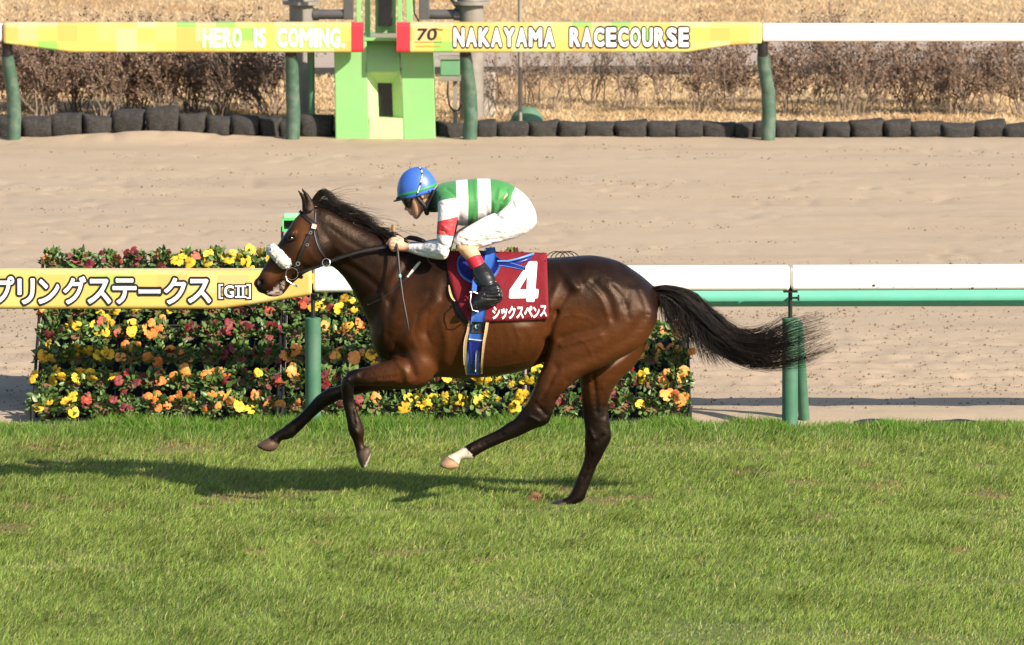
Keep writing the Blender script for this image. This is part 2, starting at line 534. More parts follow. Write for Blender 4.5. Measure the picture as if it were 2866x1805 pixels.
for i, x in enumerate(xj):
    ztop = Z(889, 0)
    mb = MB(); mb.tube([(x, pc, -.1), (x, pc, ztop-.02), (x, pc, ztop-.004), (x, pc, ztop)], [.050, .050, .050, .045], 20)
    p = mb.build('post', m_post, near, True)
    mb = MB(); mb.tube([(x, pc, ztop-.01), (x, pc, zb+zr(x)+.03)], .0135, 10)
    mb.box(x-.045, x+.045, -.05, .05, zb+zr(x)-.012, zb+zr(x)-.002)
    if i > 3: mb.tube([(x, pc, zb-.10), (x, YT+.05, (ta+tb_)/2)], .010, 8)
    mb.build('support_rod', m_black, p, True)
    mb = MB(); mb.tube([(x+.01, -.02, zb-.045), (x+.052, -.02, zb-.045)], .007, 8); mb.tube([(x+.045, -.02, zb-.045), (x+.056, -.02, zb-.045)], .019, 10)
    mb.build('clamp_knob', m_black, p, True)
    if i == 3: continue
    xb, zb2 = x+.05, Z(905, .08)
    mb = MB(); mb.tube([(x+.045, .06, zb2), (x+.075, .20, zb2*.5), (x+.105, .34, -.05)], .036, 14)
    mb.build('brace', m_post, near, True)

V = []; F = []                                          # dried mud flecks on the rails
for i in range(26):
    x = random.uniform(1.7, 4.2); z_ = random.choice((random.uniform(zb+.01, zt-.02), random.uniform(zb+.01, zb+.05))); r_ = random.choice((.003, .003, .004, .009)); b_ = len(V)
    for k in range(7): V.append((x+r_*math.cos(k*.9)*random.uniform(.7, 1.4), YN-.0015, z_+zr(x)+r_*math.sin(k*.9)*random.uniform(.6, 1.2)))
    F.append(tuple(range(b_, b_+7)))
o = build('mud_flecks', np.array(V), F, plain('dried_mud', (.05, .035, .025), .9), near, False); o['kind'] = 'stuff'

# ------------------------------------------------------------------ lettering
def text_geo(s, size, bold=0.0, sx=1.0, spacing=1.0, res=3):
    cu = bpy.data.curves.new('txt', 'FONT'); cu.body = s; cu.size = size; cu.offset = bold; cu.space_character = spacing
    cu.resolution_u = res; cu.align_x = 'LEFT'
    ob = bpy.data.objects.new('txt', cu); COL.objects.link(ob)
    dg = bpy.context.evaluated_depsgraph_get(); dg.update()
    me = bpy.data.meshes.new_from_object(ob.evaluated_get(dg))
    V = np.array([v.co[:] for v in me.vertices]); F = [tuple(p.vertices) for p in me.polygons]
    bpy.data.objects.remove(ob); bpy.data.curves.remove(cu); bpy.data.meshes.remove(me)
    V[:, 0] *= sx
    return V, F
def fit_text(name, s, box, y, mat, parent, bold=0.0, grow=0.0, shear=0.0, spacing=1.0, ref=None):
    """lettering standing upright, filling box = (x0, x1, z0, z1) at depth y; grow thickens without moving it"""
    V, F = text_geo(s, 1.0, bold if mat is None else 0.0, 1.0, spacing)
    sp = 0.0 if mat is None else bold
    if ref is None: ref = (V[:, 0].min()-sp, V[:, 0].max()+sp, V[:, 1].min()-sp, V[:, 1].max()+sp)
    if mat is not None: grow += bold
    if grow:                                            # outline: the letter spread evenly round itself
        VV = []; FF = []
        hgt_ = max(ref[3]-ref[2], .35)
        for k in range(18):
            an = 2*math.pi*k/18; b0 = len(VV)*len(V)
            FF += [tuple(b0+i for i in f) for f in F]
            VV.append(V + np.array((grow*math.cos(an), grow*math.sin(an), .0001*k)))
        V = np.vstack(VV); F = FF
    a = (box[1]-box[0])/(ref[1]-ref[0]); c = (box[3]-box[2])/(ref[3]-ref[2])
    P = np.stack([box[0]+(V[:, 0]-ref[0])*a + shear*(V[:, 1]-ref[2])*c, y - V[:, 2], box[2]+(V[:, 1]-ref[2])*c], 1)
    if mat is None: return P, F
    return build(name, P, F, mat, parent, False), ref
m_ink = plain('black_ink', (.010, .009, .012), .5, var=.1, bmp=0)
m_wht = plain('white_ink', (.88, .88, .84), .5, var=.02, bmp=0)
m_lime = plain('lime_ink', (.33, .60, .13), .5, var=.05, bmp=0)
m_red = plain('red_vinyl', (.62, .030, .045), .4, var=.06, bmp=0)
m_gold = plain('gold_ink', (.62, .33, .05), .5, var=.05, bmp=0)

def mosaic(name, cx, cz, green, soft):
    m, t, b = nt(name)
    tc_ = t.nodes.new('ShaderNodeTexCoord')
    mp = N(t, 'ShaderNodeMapping'); mp.inputs['Scale'].default_value = (1/cx, .001, 1/cz); mp.inputs['Location'].default_value = (.37, 0, .13)
    t.links.new(tc_.outputs['Object'], mp.inputs[0])
    fl_ = N(t, 'ShaderNodeVectorMath', operation='FLOOR'); t.links.new(mp.outputs[0], fl_.inputs[0])
    wh = t.nodes.new('ShaderNodeTexWhiteNoise'); wh.noise_dimensions = '3D'; t.links.new(fl_.outputs[0], wh.inputs['Vector'])
    co = ramp(t, wh.outputs['Value'], [(0.0, (.62, .46, .11)), (.30, (.64, .53, .16)), (.52, (.62, .39, .10)), (.66, (.66, .57, .25)), (.82, (.62, .43, .20)), (1-green, (.22, .48, .09))], 'CONSTANT')
    sm = noise(t, 1.1, 2, .5)
    co2 = mix(t, soft, co, ramp(t, sm, [(.35, (.64, .51, .17)), (.65, (.63, .41, .12))]))
    t.links.new(co2, b.inputs['Base Color']); b.inputs['Roughness'].default_value = .38
    bump(t, b, noise(t, 7, 3, .5), .08, .01)
    return m
m_ban_far = mosaic('mosaic_banner', .172, .115, .13, .10)
m_ban_near = mosaic('mosaic_banner_large', .19, .12, .09, .45)

# near banner, partly outside the frame on the left
bx0, bx1 = X(-440, YN-.03), X(872, YN-.03)
yb_ = YN - .03
zT, zB = Z(757.5, yb_), Z(866, yb_)
zE = Z(826, yb_)
xt = X(620, yb_); xt0 = X(-190, yb_)
ban = empty('race_banner', ((bx0+bx1)/2, 0, zB), 'yellow banner with large outlined katakana lettering sleeved over the near white rail', 'banner')
st = [(bx0, yb_, .08, zE, zT), (xt0, yb_, .085, zB, zT), (xt, yb_, .085, zB, zT), (xt+.18, yb_, .085, zB+(zE-zB)*.28, zT), (bx1-.012, yb_, .08, zE-.004, zT), (bx1, yb_+.012, .07, zE+.008, zT-.01)]
loft_x('sleeve', st, m_ban_near, ban, .028)
yy = yb_ - .002
for ch, u0, u1, v0, v1 in (('ス', -92, -28, 777, 850), ('プ', -23, 40, 773, 851), ('リ', 49, 97, 779, 851), ('ン', 107, 166, 781, 850), ('グ', 177, 241, 773, 851),
                           ('ス', 245, 311, 780, 850), ('テ', 315, 382, 779, 850), ('ー', 388, 449, 810, 821), ('ク', 459, 521, 777, 851), ('ス', 526, 591, 780, 848)):
    bx = (X(u0, yy), X(u1, yy), Z(v1, yy), Z(v0, yy))
    bd = .026 if ch != 'ー' else .0
    fit_text('letter_outline', ch, bx, yy, m_ink, ban, bd, .076)
    fit_text('letter', ch, bx, yy-.0025, m_wht, ban, bd)
def bars(boxes, y, mat, name, parent, g=0):
    mb = MB()
    for i, (u0, u1, v0, v1) in enumerate(boxes):
        x0_, x1_, z0_, z1_ = X(u0-g, y), X(u1+g, y), Z(v1+g, y), Z(v0-g, y)
        yq = y - .0003*i
        mb.add([(x0_, yq, z0_), (x1_, yq, z0_), (x1_, yq, z1_), (x0_, yq, z1_)], [(0, 1, 2, 3)])
    return mb.build(name, mat, parent)
br = [(612, 616.5, 795, 836), (616.6, 624, 795, 799), (616.6, 624, 832, 836), (697, 701.5, 795, 836), (690, 696.9, 795, 799), (690, 696.9, 832, 836),
      (658, 689, 799, 803), (658, 689, 829, 833), (664.5, 670, 803.1, 828.9), (677.5, 683, 803.1, 828.9)]
for gr in (br[0:3], br[3:6], br[6:]):
    bars(gr, yy, m_ink, 'letter_outline', ban, 4); bars(gr, yy-.0045, m_wht, 'letter', ban)
bx = (X(627, yy), X(655, yy), Z(833, yy), Z(798, yy))
fit_text('letter_outline', 'G', bx, yy-.001, m_ink, ban, .03, .085); fit_text('letter', 'G', bx, yy-.0045, m_wht, ban, .03)

# ------------------------------------------------------------------ far rail, finish post and what stands around it
YF = 21.86
ft, fw, fb = Z(67, YF), Z(117, YF), Z(146, YF)
far = empty('rail_fence', (X(2140, YF), YF, 0), 'white running rail on curved weathered green posts along the far side of the dirt', 'fence')
def frail(u0, u1):
    a, c = X(u0, YF)+.003, X(u1, YF)-.003; e = .012
    loft_x('rail', [(a, YF+e, YF+.14-e, fw+e, ft-e), (a+e, YF, YF+.14, fw, ft), (c-e, YF, YF+.14, fw, ft), (c, YF+e, YF+.14-e, fw+e, ft-e)], m_white, far, .03)
for u0, u1 in ((-1400, 13), (2131, 3200), (3200, 4300)): frail(u0, u1)
frail(14, 1010); frail(1120, 2130)
for (ut, ub, twin) in ((-690, -675, 0), (22, 37, 0), (815, 818, 1), (1303, 1314, 0), (2134, 2148, 0), (2840, 2853, 0), (3550, 3565, 0)):
    xt_, xb_ = X(ut, YF), X(ub, YF+.1)
    if ut == 2840: continue
    mb = MB(); zt_ = fw-.12
    mb.tube([(xb_, YF+.20, -.08), (xb_+.012, YF+.19, .22), (xb_+.004, YF+.17, .42), (xt_+.008, YF+.12, zt_-.08), (xt_, YF+.09, zt_)], [.062, .062, .060, .056, .052], 16)
    p = mb.build('post', m_post_old, far, True)
    mb = MB(); mb.tube([(xt_, YF+.09, zt_-.01), (xt_-.004, YF+.07, fw+.02)], .047, 14); mb.build('post_top_shade', m_black, p, True)  # black post top: the rail's shadow put in as colour
    if twin:
        mb = MB(); mb.tube([(X(873, YF+.5), YF+.55, -.05), (X(872, YF+.5), YF+.40, fw-.05)], .032, 12); mb.build('brace', m_post, far, True)

def far_banner(label, u0, u1, red, cap, taper):
    y = YF - .03
    e = empty('race_banner', (X((u0+u1)/2, y), y, fb), label, 'banner')
    a, c = X(u0, y), X(u1, y)
    if taper < 0: st = [(a, y+.01, YF+.15, fw-.01, ft+.006), (a+.02, y, YF+.155, fw-.015, ft+.01), (X(205, y), y, YF+.155, fb, ft+.01), (X(984, y), y, YF+.155, fb, ft+.01)]
    else: st = [(X(1149, y), y, YF+.155, fb, ft+.01), (X(1920, y), y, YF+.155, fb, ft+.01), (X(2040, y), y, YF+.155, fb+.06, ft+.01), (c-.02, y, YF+.155, fw-.015, ft+.01), (c, y+.01, YF+.15, fw-.01, ft+.006)]
    loft_x('sleeve', st, m_ban_far, e, .02)
    r0, r1 = X(red[0], y), X(red[1], y)
    loft_x('end_cap', [(r0, y, YF+.155, fb, ft+.01), (r1, y, YF+.155, fb, ft+.01)], m_red, e, .03)
    return e, y-.002
e, y = far_banner('yellow mosaic banner reading HERO IS COMING on the far rail, left of the finish post', 14, 1018, (984.3, 1018), 0, -1)
def word(s, u0, u1, v0, v1, e, y, fill, out, grow=.06, bold=.02):
    bx = (X(u0, y), X(u1, y), Z(v1, y), Z(v0, y))
    fit_text('letter_outline', s, bx, y, out, e, bold, grow); fit_text('letter', s, bx, y-.0025, fill, e, bold)
for s, u0, u1 in (('HERO', 569, 680), ('IS', 712, 748), ('COMING.', 776, 968)):
    k = (u1-u0)/sum({'I': .45, '.': .4, 'M': 1.25}.get(c, 1) for c in s); u = u0
    for c in s:
        w_ = k*{'I': .45, '.': .4, 'M': 1.25}.get(c, 1)
        word(c, u+1.2, u+w_-2.2, 78 if c != '.' else 122, 132, e, y, m_wht, m_lime, .085, .040)
        u += w_
e, y = far_banner('yellow mosaic banner reading NAKAYAMA RACECOURSE on the far rail, right of the finish post', 1111, 2130, (1111, 1148.7), 0, 1)
for s, u0, u1 in (('NAKAYAMA', 1268, 1555), ('RACECOURSE', 1592, 1930)):
    k = (u1-u0)/sum({'M': 1.2}.get(c, 1) for c in s); u = u0
    for c in s:
        w_ = k*{'M': 1.2}.get(c, 1)
        word(c, u+2, u+w_-3, 77, 131, e, y, m_wht, m_ink, .075, .045)
        u += w_
bx = (X(1166, y), X(1222, y), Z(113, y), Z(79, y)); fit_text('anniversary_mark', '70', bx, y, m_ink, e, .02, 0, .12)
bx = (X(1216, y), X(1234, y), Z(112, y), Z(101, y)); fit_text('anniversary_mark', 'th', bx, y, m_gold, e, 0, 0, .2)
bx = (X(1163, y), X(1237, y), Z(131.5, y), Z(127.5, y)); fit_text('anniversary_mark', 'ANNIVERSARY', bx, y, m_gold, e, .015, 0)
bars([(1160, 1238, 117.2, 118.6), (1212, 1226, 79, 82.5), (1226, 1240, 82, 85)], y, m_ink, 'anniversary_mark', e)

# finish post
m_lgreen = plain('light_green_paint', (.205, .46, .155), .5, var=.05, scale=4, bmp=.03, dirt=((.27, .38, .20), 3.0, .45))
m_pgreen = plain('pale_green_paint', (.46, .66, .28), .5, var=.04, scale=4, bmp=.03)
m_hood = plain('grey_green_hood', (.115, .26, .145), .55, var=.08, scale=6, bmp=.05)
m_dark = plain('dark_glass', (.012, .013, .016), .12, var=.2, bmp=0, spec=.6)
m_grey = plain('weathered_grey_steel', (.24, .215, .185), .5, metal=.0, var=.16, scale=9, bmp=.08, dirt=((.16, .13, .10), 5.0, .5))
m_grey2 = plain('dark_grey_steel', (.085, .08, .078), .4, var=.15, scale=9, bmp=.08)
YP = 22.12
fp = empty('finish_post', (X(1080, YP), YP, 0), 'light green finish post pedestal with a sighting window between the two far banners', 'finish post')
pz = Z(116, YP)
def fbox(name, u0, u1, v0, v1, y0, y1, mat, par=fp, bevel=.006):
    mb = MB(); mb.box(X(u0, y0), X(u1, y0), y0, y1, Z(v1, y0) if v1 < 380 else -.05, Z(v0, y0)); return mb.build(name, mat, par, bevel=bevel)
def wedge(name, u0, u1, ub0, ub1, y0, y1, mat):
    mb = MB()
    zb__, zt__ = -.05, pz
    V = [(X(ub0, y0), y0, zb__), (X(ub1, y0), y0, zb__), (X(u1, y0), y0, zt__), (X(u0, y0), y0, zt__), (X(ub0, y0), y1, zb__), (X(ub1, y0), y1, zb__), (X(u1, y0), y1, zt__), (X(u0, y0), y1, zt__)]
    mb.add(V, [(0, 1, 2, 3), (5, 4, 7, 6), (4, 0, 3, 7), (1, 5, 6, 2), (3, 2, 6, 7), (4, 5, 1, 0)])
    return mb.build(name, mat, fp, bevel=.01)
wedge('side_block', 936, 1027, 940, 1034, YP, YP+.8, m_lgreen)
wedge('side_block', 1120, 1212, 1130, 1220, YP, YP+.8, m_lgreen)
mb = MB()                                                        # window funnel between the blocks
def q3(u, v, y): return (X(u, YP), y, Z(v, YP) if v < 385 else -.05)
yi = YP+.16
o_ = [(1027.5, 201), (1121, 201), (1128, 331), (1033, 331)]; n_ = [(1057, 236), (1097, 236), (1100, 331), (1060, 331)]
V = [q3(u, v, YP+.012) for u, v in o_] + [q3(u, v, yi) for u, v in n_]
mb.add(V, [(0, 4, 5, 1), (1, 5, 6, 2), (3, 7, 4, 0), (2, 6, 7, 3)])
mb.build('window_funnel', m_pgreen, fp)
fbox('sill_block', 1033.5, 1129.5, 331, 400, YP+.004, YP+.5, m_pgreen)
fbox('window', 1052, 1104, 228, 335, yi+.01, yi+.04, m_dark)
mb = MB(); pr = []
for k in range(9):
    a = R(90*k/8); pr.append((YP+.02+.10*(1-math.sin(a))-.05*0, Z(201, YP)+ (pz-Z(201, YP))*(k/8)))
V = []
for (yv, zv), k in zip(pr, range(9)):
    yv = YP - .02 + .14*(1-math.cos(R(90*k/8)))
    V += [(X(1028, YP), yv, zv), (X(1120, YP), yv, zv)]
Fh = [(2*k, 2*k+1, 2*k+3, 2*k+2) for k in range(8)]
V += [(X(1028, YP), YP+.4, pr[0][1]), (X(1120, YP), YP+.4, pr[0][1]), (X(1028, YP), YP+.4, pz), (X(1120, YP), YP+.4, pz)]
Fh += [(0, 18, 19, 1), (16, 17, 21, 20), tuple([2*k for k in range(8, -1, -1)]+[18, 20])[::-1], tuple([2*k+1 for k in range(9)]+[21, 19])[::-1]]
mb.add(V, Fh); mb.build('hood', m_lgreen, fp, True).modifiers.new('e', 'EDGE_SPLIT').split_angle = R(35)
mb = MB(); mb.box(X(930, YP), X(1228, YP), YP+.02, YP+.85, pz+.002, pz+.03); mb.build('top_plate', m_lgreen, fp, bevel=.006)
ztop_ = Z(-420, YP)
for u0, u1, yo in ((998, 1011, .1), (1021, 1036, .3), (1112, 1124, .3), (1137, 1155, .1)):
    mb = MB(); mb.box(X(u0, YP), X(u1, YP), YP+yo, YP+yo+.05, pz+.03, ztop_); mb.build('upright', m_lgreen, fp, bevel=.004)
mb = MB(); mb.box(X(1050, YP), X(1108, YP), YP+.26, YP+.30, pz+.03, ztop_); mb.build('back_panel', m_lgreen, fp)
mb = MB(); mb.box(X(1059, YP), X(1099, YP), YP+.18, YP+.255, Z(77, YP), ztop_); mb.build('sight_slot', m_dark, fp, bevel=.008)
mb = MB(); mb.box(X(1036, YP), X(1115, YP), YP+.10, YP+.22, pz+.03, pz+.06); mb.build('foot_plate', m_grey, fp, bevel=.004)
mb = MB(); mb.tube([(X(1158, YP), YP+.1, Z(-20, YP)), (X(1160, YP), YP+.12, Z(40, YP)), (X(1175, YP), YP+.14, Z(66, YP)), (X(1190, YP), YP+.16, Z(74, YP))], .008, 6); mb.build('cable', m_black, fp, True)

def mirror_stand(uc, sgn, label):
    y = 23.4
    xc = X(uc, y); r = .107
    e = empty('mirror_stand', (xc, y, 0), label, 'pipe stand')
    mb = MB(); mb.tube([(xc, y, -.1), (xc, y, Z(12, y))], r, 20); mb.build('column', m_grey, e, True)
    mb = MB(); zf_ = Z(12, y); mb.tube([(xc, y, zf_), (xc, y, zf_+.03)], r*1.55, 24); mb.tube([(xc, y, zf_+.032), (xc, y, zf_+1.2)], r*1.1, 20); mb.build('flange', m_grey, e, True)
    xa = xc + sgn*.36
    za_ = Z(40, y)
    mb = MB(); mb.tube([(xc+sgn*r*.9, y, za_), (xa+sgn*.06, y, za_)], .045, 14); mb.tube([(xc+sgn*r*.95, y, za_), (xc+sgn*(r+.05), y, za_)], .056, 14); mb.build('arm', m_grey2, e, True)
    mb = MB(); mb.box(xa+sgn*.06-.045, xa+sgn*.06+.045, y-.05, y+.05, Z(54, y), Z(-300, y)); mb.build('frame_bar', m_grey2, e, bevel=.006)
    if sgn < 0:
        mb = MB(); mb.tube([(xc-.08, y-.02, za_+.02), (xc-.22, y-.02, Z(-30, y))], .03, 12); mb.build('stay', m_grey2, e, True)
    return e
mirror_stand(845, 1, 'grey steel pipe stand left of the green finish post')
mirror_stand(1320, -1, 'grey steel pipe stand right of the green finish post')

jb = empty('junction_box', (X(1260, 22.9), 22.9, 0), 'grey metal junction box with a hanging cable beside the finish post', 'junction box')
y = 22.9
mb = MB(); mb.box(X(1233, y), X(1287, y), y, y+.16, Z(212, y), Z(168, y)); mb.build('box', m_hood, jb, bevel=.008)
mb = MB(); mb.box(X(1229, y), X(1290, y), y-.015, y+.18, Z(167, y), Z(158, y)); mb.box(X(1229, y), X(1290, y), y-.015, y+.18, Z(227, y), Z(213, y)); mb.build('frame', m_grey, jb, bevel=.004)
mb = MB(); mb.box(X(1268, y), X(1280, y), y+.06, y+.10, -.05, Z(228, y)); mb.build('leg', m_grey, jb)
mb = MB(); mb.tube([W3(1254, 227, y-.01), W3(1253, 262, y-.02), W3(1258, 295, y-.03), W3(1270, 311, y-.03), W3(1284, 308, y-.02), W3(1291, 290, y)], .009, 8); mb.build('cable', m_black, jb, True)
cb = MB(); y = 24.1; cb.box(X(1352, y), X(1386, y), y, y+.13, -.05, Z(204, y))
tag(cb.build('concrete_block', plain('concrete', (.42, .38, .32), .85, var=.15, scale=12, bmp=.2), None, bevel=.01), 'pale concrete block standing behind the right-hand pipe stand', 'block')
mp_ = empty('marker_pole', (X(1454, 22.5), 22.5, 0), 'thin grey pole standing in front of the green dome', 'pole')
y = 22.5
mb = MB(); mb.tube([(X(1456, y), y, -.05), (X(1454, y), y, Z(-350, y))], .0175, 10); mb.build('shaft', m_grey, mp_, True)
mb = MB(); mb.tube([(X(1456, y), y, Z(352, y)), (X(1456, y), y, Z(338, y))], .028, 10); mb.build('foot_collar', m_grey, mp_, True)
m_dome = plain('dull_green_plastic', (.085, .175, .105), .6, var=.12, scale=10, bmp=.1)
xd, zd = W(1475, 298, 23.1)
bm = bmesh.new(); bmesh.ops.create_uvsphere(bm, u_segments=28, v_segments=16, radius=1.0)
bmesh.ops.bisect_plane(bm, geom=bm.verts[:]+bm.edges[:]+bm.faces[:], plane_co=(0, 0, -.25), plane_no=(0, 0, -1), clear_outer=True)
me = bpy.data.meshes.new('green_dome'); bm.to_mesh(me); bm.free(); me.materials.append(m_dome)
for p in me.polygons: p.use_smooth = True
tag(link_mesh('green_dome', me, None, (xd, 23.1, .06), None, (.150, .150, zd-.06)), 'dull green dome sitting in the dry grass behind the sandbags', 'dome')

# low black board along the service road
kb = empty('edging_board', (0, YB0, 0), 'low black board edging the service road behind the shrubs', 'board')
for i in range(-5, 6):
    a, c = i*2.4+.01, (i+1)*2.4-.01
    yk = lambda x: YB0 + .085*x
    mb = MB(); V = []
    for x in (a, c):
        for y_, z_ in ((yk(x), -.05), (yk(x)+.03, -.05), (yk(x)+.03, .135), (yk(x), .135)): V.append((x, y_, z_))
    mb.add(V, [(0, 4, 5, 1), (1, 5, 6, 2), (2, 6, 7, 3), (3, 7, 4, 0), (0, 1, 2, 3), (7, 6, 5, 4)]); mb.build('board', m_rubber, kb)

# sandbags along the far rail
m_bag, t, b = nt('black_sandbag')
c2 = noise(t, 70, 4, .7); c1 = noise(t, 6, 4, .6)
cc = mix(t, ramp(t, c1, [(.42, 0.0), (.75, .55)]), ramp(t, c2, [(.3, (.010, .010, .011)), (.75, (.032, .031, .031))]), (.10, .08, .06))
t.links.new(cc, b.inputs['Base Color']); b.inputs['Roughness'].default_value = .85
bump(t, b, c2, .5, .01)
def bag_mesh(seed):
    bm = bmesh.new(); bmesh.ops.create_cube(bm, size=2.0)
    bmesh.ops.subdivide_edges(bm, edges=bm.edges[:], cuts=7, use_grid_fill=True)
    r = random.Random(seed)
    o1, o2 = r.uniform(0, 50), r.uniform(0, 50)
    for v in bm.verts:
        p = v.co
        l = (abs(p.x)**4 + abs(p.y)**3 + abs(p.z)**3.5)**(1/3.6)
        q = p / l
        ex = .10*math.cos(q.z*2.2)
        q.x *= 1 - .10*(1-abs(q.z)) + 0*ex
        n_ = float(fbm(np.array([q.x*1.6+o1]), np.array([q.z*1.6+q.y+o2]), 3, seed)[0]) - .5
        q *= 1 + .24*n_
        q.x *= 1 + .10*q.z
        if q.z > 0: q.z += .30*abs(q.x)**3*(1 if q.x > 0 else (seed % 2)) + .12*q.x*(r.random()*.2 + (seed % 3-1))
        v.co = q
    me = bpy.data.meshes.new('sandbag'); bm.to_mesh(me); bm.free(); me.materials.append(m_bag)
    for p in me.polygons: p.use_smooth = True
    return me
bags = [bag_mesh(s_) for s_ in range(6)]
spec = [(x/2.408, y/2.408, 0) for x, y in ((-190, -10), (-10, 155), (155, 350), (350, 560), (565, 755), (760, 980), (985, 1205), (1205, 1388), (1390, 1560), (1565, 1755), (1755, 1900), (1890, 2020), (2015, 2240))]
spec += [(1222, 1296, 0), (1330, 1388, 0)]
spec += [(1400+x/1.6426, 1400+y/1.6426, 0) for x, y in ((-20, 132), (130, 267), (265, 392), (385, 530), (530, 675), (675, 808), (800, 928), (925, 1085), (1075, 1165), (1160, 1262), (1255, 1360), (1355, 1485), (1485, 1610), (1605, 1757), (1760, 1880), (1880, 2030), (2025, 2175), (2175, 2315), (2310, 2440), (2440, 2570))]
ORD = ['first', 'second', 'third', 'fourth', 'fifth', 'sixth', 'seventh', 'eighth', 'ninth', 'tenth', 'eleventh', 'twelfth', 'thirteenth', 'fourteenth', 'fifteenth', 'sixteenth', 'seventeenth', 'eighteenth', 'nineteenth', 'twentieth', 'twenty-first', 'twenty-second', 'twenty-third', 'twenty-fourth']
for i, (u0, u1, _) in enumerate(spec):
    yb2 = 22.42 + random.uniform(-.03, .03)
    x0_, x1_ = X(u0, yb2), X(u1, yb2)
    hgt = random.uniform(.17, .215) if (u0+u1)/2 < 936 else random.uniform(.132, .165)
    lift = .055*math.exp(-((((u0+u1)/2-430)/150)**2))
    if 5 <= i <= 6: hgt += .02
    o = link_mesh('sandbag', bags[(i*5+i//3) % 6], None, ((x0_+x1_)/2, yb2, -.012+lift+hgt*.5-.012), (random.uniform(-.06, .06), random.uniform(-.07, .07), random.uniform(-.12, .12)),
                  ((x1_-x0_)*.56, .13, hgt*.54))
    mid = (u0+u1)/2
    n_l = [s_ for s_ in spec if (s_[0]+s_[1])/2 < 936]; n_r = [s_ for s_ in spec if (s_[0]+s_[1])/2 > 1215]
    if mid < 936: lab = 'black sandbag below the far rail, %s leftwards from the green finish post' % (ORD[-1+len([s_ for s_ in n_l if (s_[0]+s_[1])/2 >= mid])])
    else: lab = 'black sandbag below the far rail, %s rightwards from the green finish post' % (ORD[-1+len([s_ for s_ in n_r if (s_[0]+s_[1])/2 <= mid])])
    tag(o, lab, 'sandbag', 'sandbags along the far rail')

# bare shrubs
m_twig = plain('brown_twig', (.165, .12, .088), .8, var=.35, scale=20, bmp=0)
m_leaf_dry = plain('withered_leaf', (.175, .108, .070), .8, var=.5, scale=15, bmp=0)
def shrub(x, y, h, sp, nst, leafy, seed, label):
    r = random.Random(seed)
    e = empty('bare_shrub', (x, y, 0), label, 'shrub', 'bare shrubs behind the sandbags')
    V = []; F = []; LV = []; LF = []
    def seg(pts, r0, r1):
        k = len(pts); base = len(V)
        for i, p in enumerate(pts):
            rr = r0 + (r1-r0)*i/(k-1)
            for a in (0, 2.1, 4.2): V.append((p[0]+rr*math.cos(a), p[1]+rr*math.sin(a), p[2]+rr*.3*math.sin(a+1)))
        for i in range(k-1):
            for a in range(3): F.append((base+i*3+a, base+i*3+(a+1) % 3, base+i*3+3+(a+1) % 3, base+i*3+3+a))
    def leaf(p):
        s_ = r.uniform(.009, .021); d1 = Vector((r.uniform(-1, 1), r.uniform(-1, 1), r.uniform(-1, 1))).normalized()*s_; d2 = Vector((r.uniform(-1, 1), r.uniform(-1, 1), r.uniform(-1, 1))).normalized()*s_*.7
        q = Vector(p); base = len(LV)
        LV.extend([q-d1, q+d2, q+d1, q-d2]); LF.append((base, base+1, base+2, base+3))
    def grow(p, d, L, rad, lev):
        pts = [p]; q = Vector(p); dd = Vector(d)
        n_ = 4
        for i in range(n_):
            dd = (dd + Vector((r.gauss(0, .16), r.gauss(0, .16), r.gauss(0, .10)+.04))).normalized()
            q = q + dd*L/n_; pts.append(q.copy())
        seg(pts, rad, rad*.5)
        if lev < 2:
            for j in range((6 if lev == 0 else 5)):
                f = r.uniform(.25, 1.0); i = min(n_-1, int(f*n_)); pp = pts[i].lerp(pts[i+1], f*n_-i)
                nd = (dd + Vector((r.gauss(0, .6), r.gauss(0, .6), r.gauss(.12, .35)))).normalized()
                grow(pp, nd, L*r.uniform(.35, .6), rad*.55, lev+1)
        if lev >= 1:
            for j in range(int(leafy*r.random()*2.2)): leaf(pts[r.randint(1, n_)] + Vector((r.gauss(0, .015), r.gauss(0, .015), r.gauss(0, .015))))
    for i in range(nst):
        a = r.uniform(0, 2*math.pi); tl = r.uniform(.1, .75)*sp
        d = Vector((math.cos(a)*tl, math.sin(a)*tl*.8, 1)).normalized()
        grow(Vector((x+r.gauss(0, .05), y+r.gauss(0, .05), .02)), d, h*r.uniform(.55, .8), .0075, 0)
    build('branches', np.array([tuple(v) for v in V]), F, m_twig, e, False)
    if LV:
        o = build('dry_leaves', np.array([tuple(v) for v in LV]), LF, m_leaf_dry, e, False); o['kind'] = 'stuff'
sid = 0
ord_ = ORD
lefts = [(-40, 24.0), (60, 24.6), (130, 23.6), (215, 24.4), (300, 23.7), (385, 24.7), (455, 23.8), (540, 24.3), (625, 23.7), (700, 24.6), (760, 23.9)]
for i, (u, y) in enumerate(lefts):
    sid += 1
    shrub(X(u, y), y, random.uniform(.78, .95), 1.0, 19 if u < 560 else 17, 6.0 if u < 500 else 3.4, sid, 'dense reddish brown shrub left of the finish post, %s from the left edge' % ord_[i])
rights = [(1420, 23.9), (1490, 25.4), (1570, 25.0), (1660, 25.6), (1760, 25.2), (1860, 25.4), (1960, 24.3), (2060, 25.2), (2190, 24.3), (2280, 25.3), (2370, 24.0), (2450, 25.0), (2540, 24.2), (2620, 25.2), (2690, 24.0), (2770, 24.8), (2860, 24.1)]
for i, (u, y) in enumerate(rights):
    sid += 1
    shrub(X(u, y), y, random.uniform(.66, .95) if u > 1900 else random.uniform(.6, .8), .85, 14 if u > 1900 else 8, 3.6 if u > 1900 else 1.2, sid, 'sparse brown shrub right of the finish post, %s rightwards from it' % ord_[i])

